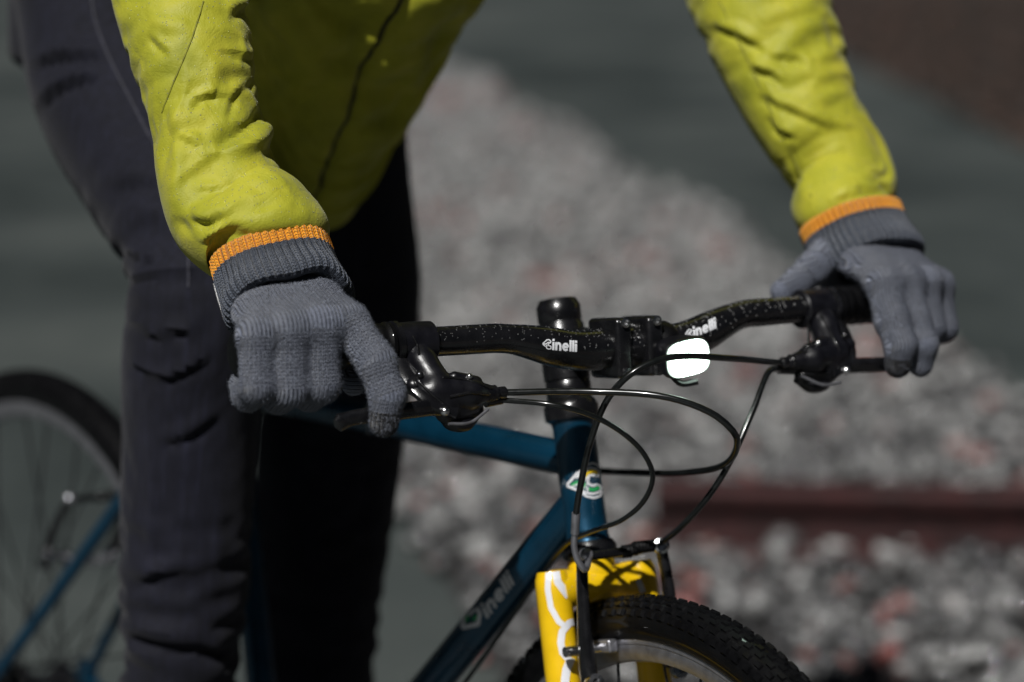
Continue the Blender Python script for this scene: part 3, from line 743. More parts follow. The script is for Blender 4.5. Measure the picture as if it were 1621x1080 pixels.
# raised mould lines and plates on the lever housings
def surf_line(name, tree, pts, r_, mat, parent, lift=0.0):
    P = []
    for q in spline(np.array(pts, float), 22):
        rr_ = ray(*q); rr_ = rr_ / np.linalg.norm(rr_); h_ = tree.ray_cast(Vector(CAM), Vector(rr_))
        if h_[0] is not None: P.append(np.array(h_[0]) - rr_ * lift)
    if len(P) > 4:
        P = np.array(P)
        for _ in range(2): P[1:-1] = (P[:-2] + 2 * P[1:-1] + P[2:]) / 4
        obj(name, tube(P, r_, 10), M[mat], parent)
for s_, lines in ((-1, ([(652, 587), (663, 603), (676, 617), (704, 641)], [(633, 540), (639, 562), (647, 584), (660, 611)], [(701, 597), (734, 600), (778, 615)], [(712, 628), (745, 622), (775, 624)], [(653, 532), (660, 545), (664, 562)])),
                  (1, ([(1278, 500), (1282, 540), (1275, 560)], [(1300, 500), (1316, 530), (1330, 556)], [(1240, 565), (1262, 552), (1290, 548)], [(1236, 588), (1270, 592), (1312, 590)]))):
    lt_ = bvh([c for c in LEV[s_].children if c.name.startswith('lever_body')] + [LEV[s_]])
    for ln_ in lines: surf_line('mould_line', lt_, ln_, .0011, 'black', LEV[s_], .0002)
bt = bvh([bar])
decal('lettering', word((859, 553), (15.2, 1.2), (0.3, -17.5)), bt, M['white'], bar)
decal('lettering', word((1084, 541), (14.0, -6.0), (-1.5, -17.0)), bt, M['white'], bar)
dt = bvh([down_tube])
decal('lettering', word((771, 980), (17.0, -22.0), (-10.5, -22.5), False), dt, M['white'], down_tube)
for rb_ in [ribbon([(731, 992), (752, 938)], 6), ribbon([(731, 994), (757, 988), (760, 972), (755, 962)], 6), ribbon([(738, 978), (752, 965)], 5)]: decal('lettering_wing', [rb_], dt, M['white'], down_tube, one=True)
for q_ in ([(739, 984), (741, 975)], [(750, 982), (755, 974)]): decal('lettering_colour', [ribbon(q_, 5)], dt, M['green_decal'], down_tube, .0006)
ht = bvh([frame])
z = lambda pts: [(880 + a / 12, 720 + b / 12) for a, b in pts]
decal('emblem', [ribbon(z([(215, 575), (420, 330)]), 3.6), ribbon(z([(215, 590), (330, 640), (500, 700)]), 3.6),
    ribbon(z([(420, 350), (560, 210), (680, 160), (780, 190), (815, 250)]), 3.2), ribbon(z([(380, 440), (520, 330), (640, 250), (740, 270), (810, 350), (790, 420)]), 3.4),
    ribbon(z([(300, 600), (430, 560), (540, 470), (640, 390), (740, 390)]), 3.4), ribbon(z([(620, 430), (600, 500), (620, 560), (700, 590), (780, 560)]), 3.6),
    ribbon(z([(520, 640), (580, 560), (610, 540)]), 3.4), ribbon(z([(480, 660), (560, 720), (700, 745), (820, 710), (860, 630), (800, 570)]), 3.4),
    ribbon(z([(470, 700), (580, 790), (720, 820), (840, 780), (875, 690)]), 3.2), ribbon(z([(590, 610), (600, 690)]), 3.2)], ht, M['white'], frame)
decal('emblem_yellow', [ribbon(z([(530, 430), (600, 350), (700, 310), (780, 340)]), 4.4)], ht, M['yellow_decal'], frame, .0007)
decal('emblem_green', [ribbon(z([(300, 575), (420, 510)]), 4.0), ribbon(z([(490, 620), (560, 540)]), 5), ribbon(z([(620, 645), (700, 670), (820, 620)]), 5)], ht, M['green_decal'], frame, .0007)
lt = bvh([legs[-1]])
zz = lambda pts: [(860 + a / 4.91, 860 + b / 4.91) for a, b in pts]
for rb_ in [ribbon(zz([(95, 215), (110, 300), (200, 420), (255, 520), (270, 570)]), 12), ribbon(zz([(30, 222), (95, 222)]), 8), ribbon(zz([(40, 230), (35, 360), (60, 500), (120, 610), (160, 640)]), 9),
    ribbon(zz([(280, 600), (200, 620), (145, 690), (135, 770), (150, 850), (200, 910)]), 11), ribbon(zz([(215, 890), (180, 980), (165, 1100)]), 13)]: decal('white_stripe', [rb_], lt, M['white'], legs[-1], one=True)
decal('white_stripe', [ribbon([(1010, 918), (1018, 938)], 9)], bvh([legs[1], crown]), M['white'], legs[1])

# ---- front lamp on the bar
g = barpt(.031); lampc = S(g + EX * .036 + EZ * -.004 + EY * 0)
LX = MS @ EX; LY = MS @ EY; LZ = np.cross(LX, LY); LZ = LZ if LZ[2] > 0 else -LZ
ang = math.radians(8); LY, LZ = LY * math.cos(ang) + LZ * math.sin(ang), LZ * math.cos(ang) - LY * math.sin(ang)
lamp = thing('bicycle_lamp', 'glowing white front lamp strapped to the handlebar', 'lamp', lampc)
def pillow(c, layers, n_=48, pw=3.6):
    t_ = np.arange(n_) / n_ * 2 * np.pi; cy = np.sign(np.cos(t_)) * np.abs(np.cos(t_)) ** (2 / pw); cz = np.sign(np.sin(t_)) * np.abs(np.sin(t_)) ** (2 / pw)
    V = np.array([c + LX * x + LY * (hy * cy)[:, None] + LZ * (hz * cz)[:, None] for x, hy, hz in layers])
    return MB().add(V, grid_faces(len(layers), n_) + [tuple(range(n_))[::-1], tuple((len(layers) - 1) * n_ + q for q in range(n_))])
obj('lamp_housing', pillow(lampc, [(-.026, .010, .008), (-.025, .014, .012), (-.020, .0180, .0140), (-.004, .0210, .0156), (-.001, .0208, .0154), (.0005, .0200, .0146)]), M['plastic'], lamp)
m, nt_, b = new_mat('lit_lens'); setp(b, Base_Color=(0.8, 0.9, 0.85), Roughness=0.3, Emission_Color=(0.86, 1.0, 0.90), Emission_Strength=20.0)
tn = N(nt_, 'TexNoise', i_Scale=120.0); nt_.links.new(coords(nt_), tn.inputs['Vector'])
nt_.links.new(ramp(nt_, tn.outputs[0], [(0.3, (0.66, 1.0, 0.80)), (0.7, (0.84, 1.0, 0.90))]), b.inputs['Emission Color'])
vl = N(nt_, 'VectorMath', operation='LENGTH'); nt_.links.new(coords(nt_), vl.inputs[0])
mr = N(nt_, 'MapRange', interpolation_type='SMOOTHSTEP'); nt_.links.new(vl.outputs['Value'], mr.inputs['Value'])
for k_, v_ in (('From Min', .0085), ('From Max', .0215), ('To Min', 22.0), ('To Max', 0.25)): mr.inputs[k_].default_value = v_
nt_.links.new(mr.outputs['Result'], b.inputs['Emission Strength'])
obj('lens', pillow(lampc, [(-.002, .0190, .0136), (.002, .0190, .0136), (.0040, .0183, .0129), (.0056, .0162, .0110), (.0064, .0110, .0078), (.0067, .004, .003)]), m, lamp)
mb = MB(); a_ = np.linspace(0, 2 * np.pi, 28, endpoint=False)
P = [S(barpt(.031) ) + (LX * math.cos(t_) + np.cross(LX, LY) * math.sin(t_)) * (.0168) for t_ in np.linspace(-.4, 5.6, 40)]
tube(P, .0028, 8, mb=mb, up=LY, squash=(3.0, .8)); obj('strap', mb, M['rubber'], lamp)
obj('strap_tail', tube(spline([lampc - LX * .006 - LZ * .012 - LY * .012, lampc - LX * .002 - LZ * .0195 - LY * .006, lampc + LX * .003 - LZ * .0195 + LY * .006], 12), .0026, 10, squash=(1, 1.6)), M['rubber'], lamp)

# ------------------------------------------------------------------ rider
def resample(A, ns, nt_):
    i = np.linspace(0, A.shape[0] - 1, ns); i0 = np.clip(i.astype(int), 0, A.shape[0] - 2); fi = (i - i0)[:, None, None]
    B = A[i0] * (1 - fi) + A[i0 + 1] * fi
    j = np.arange(nt_) / nt_ * A.shape[1]; j0 = j.astype(int); fj = (j - j0)[None, :, None]
    return B[:, j0] * (1 - fj) + B[:, (j0 + 1) % A.shape[1]] * fj

def cloth2(V0, core, slack, st, seed, noise, rmax, ctr, bend, coarse=2.6, it=(320, 90), grav=.00004, keep=.0006):
    ns, nt_ = V0.shape[:2]; n1, n2 = int(ns / coarse), int(nt_ / coarse) // 2 * 2
    core = np.broadcast_to(core, (ns, 1, 1)); slack = np.broadcast_to(slack, (ns,))
    Vc0 = resample(V0, n1, n2); sc = lambda a: np.interp(np.linspace(0, ns - 1, n1), np.arange(ns), a)
    Vc = cloth(Vc0, sc(core[:, 0, 0])[:, None, None], sc(slack), st, it[0], seed, keep, noise, (2, 2), rmax, grav, bend, resample(ctr, n1, 1) if ctr.shape[1] > 1 else np.stack([sc(ctr[:, 0, q]) for q in range(3)], -1)[:, None])
    Vi = resample(Vc, ns, nt_)
    return cloth(V0, core, slack, st, it[1], seed + 1, keep * .3, noise * .12, (2, 2), rmax, grav * .3, bend * .5, ctr, Vi)

def cloth(V0, core, slack_s=1.10, slack_t=1.02, iters=260, seed=1, keep=.004, noise=.0025, pin=(2, 2), rmax=1.25, grav=0.0, bend=.35, ctr=None, start=None):
    """position-based cloth on a tube grid V0[ns, nt]: the fabric is longer than the limb and buckles round it"""
    rs = np.random.RandomState(seed); ns, nt_ = V0.shape[:2]; V = (V0 if start is None else start).copy()
    C = V0.mean(1, keepdims=True) if ctr is None else ctr
    Nr = V0 - C; rad = np.linalg.norm(Nr, axis=2, keepdims=True); Nr = Nr / rad
    a = rs.randn(ns, nt_)
    for _ in range(5): a = (a + np.roll(a, 1, 1) + np.roll(a, -1, 1) + np.roll(a, 1, 0) + np.roll(a, -1, 0)) / 5
    b = rs.randn(ns, nt_)
    for _ in range(40): b = (b + np.roll(b, 1, 1) + np.roll(b, -1, 1) + np.roll(b, 1, 0) + np.roll(b, -1, 0)) / 5
    V += Nr * (noise * (.2 * a / a.std() + b / b.std()))[..., None]
    nm = lambda x: np.sqrt((x * x).sum(-1, keepdims=True)) + 1e-9
    def rest(dx, dy, sl):
        if dx: return nm(V0[dx:] - np.roll(V0, -dy, 1)[:-dx]) if False else nm(np.roll(V0, -dy, 1)[dx:] - V0[:-dx]) * (sl[:-dx] if np.ndim(sl) else sl)
        return nm(np.roll(V0, -dy, 1) - V0) * sl
    slack_s = np.broadcast_to(np.asarray(slack_s, float), (ns,))[:, None, None]
    dg = (slack_s ** 2 / 2 + slack_t ** 2 / 2) ** .5
    cons = [(1, 0, rest(1, 0, slack_s), 1.0), (0, 1, rest(0, 1, slack_t), 1.0), (1, 1, rest(1, 1, dg), .5), (1, -1, rest(1, -1, dg), .5),
            (2, 0, rest(2, 0, slack_s), bend), (0, 2, rest(0, 2, slack_t), bend), (4, 0, rest(4, 0, slack_s), bend), (0, 4, rest(0, 4, slack_t), bend), (8, 0, rest(8, 0, slack_s), bend * .6), (0, 8, rest(0, 8, slack_t), bend * .6), (4, 4, rest(4, 4, dg), bend * .5), (4, -4, rest(4, -4, dg), bend * .5)]
    cr = core * rad
    for it in range(iters):
        D = np.zeros_like(V); Wt = np.zeros((ns, nt_, 1))
        for dx, dy, r0, k in cons:
            if dx:
                B = np.roll(V, -dy, 1)[dx:]; A = V[:-dx]; d = B - A; l = nm(d); c = d * (k * .5 * (l - r0) / l)
                D[:-dx] += c; D[dx:] -= np.roll(c, dy, 1); Wt[:-dx] += k; Wt[dx:] += k
            else:
                B = np.roll(V, -dy, 1); d = B - V; l = nm(d); c = d * (k * .5 * (l - r0) / l)
                D += c; D -= np.roll(c, dy, 1); Wt += 2 * k
        V = V + D / Wt * 2.6
        V += (V0 - V) * keep
        if grav: V[..., 2] -= grav
        dv = V - C; ax_ = np.gradient(C[:, 0], axis=0); ax_ /= nm(ax_); ax_ = ax_[:, None]
        al = (dv * ax_).sum(-1, keepdims=True); pr = dv - al * ax_; rl = nm(pr)
        V = V + pr / rl * (np.clip(rl, cr, rad * rmax) - rl)
        V[:pin[0]] = V0[:pin[0]]
        if pin[1]: V[-pin[1]:] = V0[-pin[1]:]
    return V

def folds(V, C, lst, s=1.0):
    """single creases, each a line seen in the photograph: a lip on one side of the line and a valley on the other"""
    d = V - CAM; dz = d @ FW; px = W / 2 + FPX * (d @ RT) / dz; py = H / 2 - FPX * (d @ UP) / dz
    Nv = np.cross(np.gradient(V, axis=0), np.gradient(V, axis=1)); Nv /= np.linalg.norm(Nv, axis=2)[..., None] + 1e-9
    out = V - C; Nv *= np.sign((Nv * out).sum(-1))[..., None]
    face = np.clip(((Nv * -d).sum(-1) / np.linalg.norm(d, axis=2)) * 2.5 + .5, 0, 1)
    hgt = np.zeros(V.shape[:2]); P = np.stack([px, py], -1)
    for line, w_, amp, mode in lst:
        L_ = spline(np.array(line, float), 40); best = np.full(hgt.shape, 1e9); sg = np.zeros(hgt.shape); u_ = np.zeros(hgt.shape)
        for i in range(39):
            a, b = L_[i], L_[i + 1]; ab = b - a; q = P - a; t = np.clip((q @ ab) / (ab @ ab), 0, 1); e = q - t[..., None] * ab; ds = np.hypot(e[..., 0], e[..., 1])
            m = ds < best; best[m] = ds[m]; sg[m] = np.sign(ab[0] * q[..., 1] - ab[1] * q[..., 0])[m]; u_[m] = ((i + t) / 39)[m]
        x = best * sg; env = np.clip(np.sin(np.pi * np.clip(u_, 0, 1)), 0, 1) ** .5 * np.exp(-(np.maximum(best - 2.2 * w_, 0) / w_) ** 2)
        if mode == 'fold': pr = np.exp(-((x + .9 * w_) / w_) ** 2) - 1.1 * np.exp(-((x - .5 * w_) / (.55 * w_)) ** 2)
        elif mode == 'ridge': pr = np.exp(-(x / w_) ** 2)
        else: pr = -np.exp(-(x / w_) ** 2)
        hgt += amp * env * pr
    return V + Nv * (hgt * face * s)[..., None]

def limb_grid(P, r, nt_, squash=None, up=EY):
    T, A, B = frames(P, up); t = np.arange(nt_) / nt_ * 2 * np.pi
    r = np.asarray(r)[:, None, None]; s1, s2 = squash or (1, 1)
    return P[:, None] + r * (s1 * np.cos(t)[None, :, None] * A[:, None] + s2 * np.sin(t)[None, :, None] * B[:, None])

PB = np.array([-.60, .10, 0.0])
person = thing('person', 'rider in yellow green jacket, dark jeans and grey knit gloves gripping the handlebar', 'person', PB)

# ---- gloves
W3 = {}; FORE = {-1: at(290, -60, 1.875), 1: at(1180, -75, 2.145)}
CUFF = .018
def glove(s):
    G, e1, e2, e3 = local(s * (.27 if s < 0 else .253)); G = S(G); e1, e2, e3 = MS @ e1, MS @ e2, MS @ e3
    h = lambda a, b, c: G + e1 * a + e2 * b + e3 * c
    near = s < 0
    fingers = {
        'index': [(.019, .027, .0225), (.031, .050, -.003), (.036, .0590, -.025), (.034, .0590, -.045)] if near else [(.018, .028, .022), (.021, .045, -.006), (.022, .0580, -.024), (.022, .0570, -.041)],
        'middle': [(-.0035, .0290, .0225), (-.0035, .0330, -.0195), (-.003, .009, -.0315), (-.002, -.012, -.0255)] if near else [(-.0035, .029, .0225), (-.003, .046, -.007), (-.002, .0590, -.025), (-.002, .0575, -.042)],
        'ring': [(-.0270, .0270, .0200), (-.0275, .0320, -.0215), (-.0265, .009, -.0320), (-.025, -.012, -.0260)] if near else [(-.027, .027, .020), (-.0275, .038, -.016), (-.0265, .026, -.036), (-.026, .006, -.036)],
        'little': [(-.0500, .0210, .0160), (-.0515, .0285, -.0190), (-.0500, .008, -.0295), (-.048, -.010, -.0250)]}
    rads = {'index': (.0145, .0138, .0125, .0108), 'middle': (.0146, .0132, .0118, .0105), 'ring': (.0142, .0128, .0115, .010), 'little': (.0132, .0122, .0110, .0095)}
    dw = 0.0 if near else -.017
    wi, wo = h(.011 + dw, -.050, .047), h(-.021 + dw, -.050, .042)
    wr = {'index': h(.010 + dw, -.040, .042), 'middle': h(.000 + dw, -.042, .042), 'ring': h(-.010 + dw, -.041, .041), 'little': h(-.020 + dw, -.039, .038)}
    thumb = [h(.016, -.044, .038), h(.042, -.033, .026), h(.060, -.030, .017), h(.077, -.029, .010)]
    if near: thumb = [h(.016, -.044, .038), h(.036, -.038, .012), h(.042, -.028, -.012), h(.040, -.008, -.029)]
    W3[s] = h(-.005 + dw, -.050, .046)
    fdir = FORE[s] - W3[s]; fdir /= np.linalg.norm(fdir)
    lo = h(-.02, .0, .01) - .125; hh = .0013; n_ = int(.25 / hh)
    lo = G + e3 * .012 - .0  # box centre
    ext = .098; gx = np.arange(-ext, ext, hh); X = np.stack(np.meshgrid(gx, gx, gx, indexing='ij'), -1).astype(np.float32) + lo
    # palm
    D = None
    for f in fingers:
        m = h(*fingers[f][0]); d, _ = cone_sdf(X, wr[f], m, .0125, rads[f][0] + .0012); D = d if D is None else smin(D, d, .014)
    for a_, b_, ra, rb in ((wi, wo, .0150, .0150), (W3[s], W3[s] + fdir * .05, .022, .022), (thumb[0], thumb[1], .0150, .0140), (h(.012, -.012, .034), h(-.042, -.010, .027), .015, .014)):
        d, _ = cone_sdf(X, a_, b_, ra, rb); D = smin(D, d, .010)
    for i in (1, 2):
        d, _ = cone_sdf(X, thumb[i], thumb[i + 1], (.0138, .0118)[i - 1], (.0118, .0098)[i - 1]); D = smin(D, d, .005)
    for f in fingers:
        q = [h(*p) for p in fingers[f]]; fd = None
        for i in range(3):
            d, _ = cone_sdf(X, q[i], q[i + 1], rads[f][i], rads[f][i + 1]); fd = d if fd is None else smin(fd, d, .006)
        D = smin(D, fd, .0045)
    V, F = largest(*surf_nets(D.astype(float), lo - ext, hh)); V = smooth_mesh(V, F, 3, .5)
    # stitch coordinates
    best = np.full(len(V), 1e9); uv = np.zeros((len(V), 2)); blk = np.zeros(len(V), bool)
    pitch, row = .0030, .0026
    for f in fingers:
        q = [wr[f]] + [h(*p) for p in fingers[f]]; rr_ = (.0155,) + rads[f]; cum = 0; base = (fingers[f][0][0]) / pitch
        for i in range(4):
            d, t = cone_sdf(V, q[i], q[i + 1], rr_[i], rr_[i + 1]); ln = np.linalg.norm(q[i + 1] - q[i]); ctr = q[i] + t[:, None] * (q[i + 1] - q[i])
            rad_ = rr_[i] + (rr_[i + 1] - rr_[i]) * t
            lat = (V - ctr) @ e1; u_ = (np.arcsin(np.clip(lat / (rad_ * 1.05), -1, 1)) * rad_ if i else lat)
            b_ = ((ctr - G) @ e1) / pitch if i == 0 else base
            m = d < best; best[m] = d[m]; uv[m, 0] = (u_ / pitch + b_)[m]; uv[m, 1] = ((cum + t * ln) / row)[m]
            if f == 'index': blk[m] = (i == 3) & (t[m] > .55)
            else: blk[m] = False
            cum += ln
    for i in range(3):
        d, t = cone_sdf(V, thumb[i], thumb[i + 1], .014, .011); m = d < best; best[m] = d[m]
        dirn = thumb[i + 1] - thumb[i]; ctr = thumb[i] + t[:, None] * dirn
        uv[m, 0] = (((V - ctr) @ e3) / pitch)[m]; uv[m, 1] = ((i + t) * .022 / row)[m]; blk[m] = False
    lab = 'right' if near else 'left'
    go = obj('glove', (V, [tuple(x) for x in F.tolist()]), M['knit'], person, uv=uv)
    go.data.materials.append(M['knit_black'])
    go.data.polygons.foreach_set('material_index', [1 if all(blk[i] for i in p.vertices) else 0 for p in go.data.polygons])
    go['label'] = 'grey knit glove with one finger on the brake lever' if near else 'grey knit glove on the far grip'
    # loose wool fibres
    nf = 16000 if near else 7000; rs = np.random.RandomState(40 + s); fi = rs.randint(0, len(F), nf); tri = V[F[fi]]
    bw = rs.dirichlet((1, 1, 1, 1), nf); p0 = (tri * bw[..., None]).sum(1); nr = np.cross(tri[:, 2] - tri[:, 0], tri[:, 3] - tri[:, 1]); nr /= np.linalg.norm(nr, axis=1)[:, None] + 1e-12
    nr *= np.sign((nr * (p0 - V.mean(0))).sum(1).mean()) or 1
    tg = rs.randn(nf, 3); tg -= nr * (tg * nr).sum(1)[:, None]; tg /= np.linalg.norm(tg, axis=1)[:, None]; sd_ = np.cross(nr, tg); ln = rs.uniform(.0012, .0034, nf)[:, None]
    q = [p0 + (tg * a_ + nr * b_) * ln for a_, b_ in ((0, 0), (.35, .34), (.8, .42), (1.2, .30))]; wd_ = .00007
    FV = np.stack([x + sd_ * wd_ * sg for x in q for sg in (-1, 1)], 1).reshape(-1, 3)
    ff = (np.array([(0, 1, 3, 2), (2, 3, 5, 4), (4, 5, 7, 6)])[None] + (np.arange(nf) * 8)[:, None, None]).reshape(-1, 4)
    me = bpy.data.meshes.new('fuzz'); FV = FV - np.array(person['off']); me.vertices.add(len(FV)); me.vertices.foreach_set('co', FV.astype(np.float32).ravel())
    me.loops.add(ff.size); me.loops.foreach_set('vertex_index', ff.astype(np.int32).ravel()); me.polygons.add(len(ff)); me.polygons.foreach_set('loop_start', np.arange(0, ff.size, 4, dtype=np.int32)); me.update(calc_edges=True)
    fz = bpy.data.objects.new('fuzz', me); COL.objects.link(fz); me.materials.append(M['fibre']); fz.parent = go; tag(fz, kind='stuff')
    # cuff: a folded rib tube
    T = fdir; n1 = e1 - T * (e1 @ T); n1 /= np.linalg.norm(n1); n2 = np.cross(T, n1)
    nt_ = 384; th = np.arange(nt_) / nt_ * 2 * np.pi; ribs = 48
    a0 = np.r_[-.010, -.0135, -.0155, -.0145, -.011, np.linspace(-.006, .0375, 26), .0395, .0405, .039, .034]
    rr0 = np.r_[.0290, .0340, .0395, .0430, .0445, np.linspace(.0448, .0420, 26) - .0012 * np.sin(np.linspace(0, np.pi, 26)), .0408, .0390, .0370, .0360]
    amp = np.r_[.0, .0002, .0004, .0006, .0007, np.full(26, .0009), .0009, .0006, .0003, 0]
    rs = np.random.RandomState(3 + s); wob = sum(rs.randn() * .00045 * np.cos(th * k_ + rs.rand() * 6) for k_ in range(2, 7))
    ph = np.cumsum(rs.randn(len(a0)) * .05)
    sq = 1.12, .98
    Vc = []
    hdv = h(-.006, .010, .030) - W3[s]; hdv /= np.linalg.norm(hdv)
    aa = np.linspace(.06, -.05, 221); wq = np.clip((aa + .014) / .030, 0, 1); wq = wq * wq * (3 - 2 * wq)
    tq = T * wq[:, None] - (hdv * .42 - T * .58) * (1 - wq[:, None]); tq /= np.linalg.norm(tq, axis=1)[:, None]
    cq = W3[s] + T * .06 - np.vstack([np.zeros(3), np.cumsum(tq[:-1] * .0005, axis=0)])
    for a_, r_, am, p_ in zip(a0, rr0, amp, ph):
        tl = a_ + wob * 1.6 * (a_ < 0) + .004 * np.cos(th + 2.4) * (a_ < .0)
        rr_ = r_ + am * np.cos(ribs * th + p_) + wob
        k0 = np.clip((.06 - (a_ - CUFF)) / .0005, 0, 219).astype(int); tk = tq[k0]; m1 = n1 - tk * (n1 @ tk); m1 /= np.linalg.norm(m1); m2 = np.cross(tk, m1)
        Vc.append(cq[k0] + tk * (tl[:, None] - a_) + rr_[:, None] * (sq[0] * np.cos(th)[:, None] * m1 + sq[1] * np.sin(th)[:, None] * m2))
    Vc = np.array(Vc); k_ = len(a0); uvc = np.stack(np.meshgrid(np.arange(k_), th / (2 * np.pi) * ribs * 2, indexing='ij')[::-1], -1)
    uvc[..., 1] = np.r_[0, np.cumsum(np.linalg.norm(np.diff(np.c_[a0, rr0], axis=0), axis=1))][:, None] / .0026
    cut = 24
    co_ = obj('cuff', (Vc[:cut + 1].reshape(-1, 3), grid_faces(cut + 1, nt_)), M['knit_cuff'], go, uv=uvc[:cut + 1].reshape(-1, 2))
    cr_ = obj('cuff_edge', (Vc[cut:].reshape(-1, 3), grid_faces(k_ - cut, nt_)), M['knit_orange'], go, uv=uvc[cut:].reshape(-1, 2))
    cr_['label'] = 'orange rib edge of the cuff'
    if near:                                                   # small woven tag on the outer side of the cuff
        sidev = -RT * .9 - UP * .35; sidev -= T * (sidev @ T); sidev /= np.linalg.norm(sidev); tv = np.cross(T, sidev)
        pc = W3[s] + T * (.0125 - CUFF) + sidev * .0465
        obj('tag', rbox(pc, T, sidev, tv, .0150, .0007, .0042, .3), M['plastic'], go)
    return go
for s in (-1, 1): glove(s)

# ---- jacket
nv = np.array([.85, 0, -.53]); dv_ = np.array([.53, 0, .85])
Z0 = np.array([-.560, -.010, .922])
ns, nt_ = 110, 180; th = np.arange(nt_) / nt_ * 2 * np.pi                      # th = 0 front, pi/2 left
tt = np.linspace(0, .70, ns)
rows = []
for i, t in enumerate(tt):
    f = t / .70
    hw_ = np.interp(f, [0, .1, .35, .65, .82, .93, 1], [.092, .106, .128, .178, .190, .115, .070]); hd = np.interp(f, [0, .1, .4, .7, .85, 1], [.122, .128, .130, .128, .105, .066])
    cen = Z0 + dv_ * t - nv * np.interp(f, [0, .4, .85, 1], [.122, .130, .120, .085])
    c_, s_ = np.cos(th), np.sin(th); p_ = 2.4
    cx = np.sign(c_) * np.abs(c_) ** (2 / p_); sy = np.sign(s_) * np.abs(s_) ** (2 / p_)
    lift = (1 - f) ** 3 * (.075 * (1 - c_) / 2 + .095 * s_ ** 2)
    rows.append(cen + nv * (hd * cx)[:, None] + EY * (hw_ * sy)[:, None] + dv_ * lift[:, None])
V0 = np.array(rows)
Vt = cloth(V0, .93, 1.07, 1.03, 160, 5, .004, .004, (1, 6), 1.12, 0.00008)
# placket: a shallow groove with a lip down the front
gro = np.exp(-((th[None] + .10 - np.where(th > np.pi, 2 * np.pi, 0)[None]) / .030) ** 2); Vt = Vt - (gro[..., None] * .009) * nv
inner = Vt[:7][::-1] + nv * 0; cc = Vt[:7].mean(1, keepdims=True); inner = cc + (Vt[:7][::-1] - cc[::-1] + (cc[::-1] - cc)) * .982
Vall = np.concatenate([inner, Vt])
jacket = obj('jacket', (Vall.reshape(-1, 3), grid_faces(len(Vall), nt_)), M['jacket'], person)
zi = int(round(((2 * np.pi - .10) / (2 * np.pi)) * nt_)) % nt_
obj('zip', tube(Vt[2:80, zi] + nv * .0015, .0028, 8), M['plastic'], jacket)

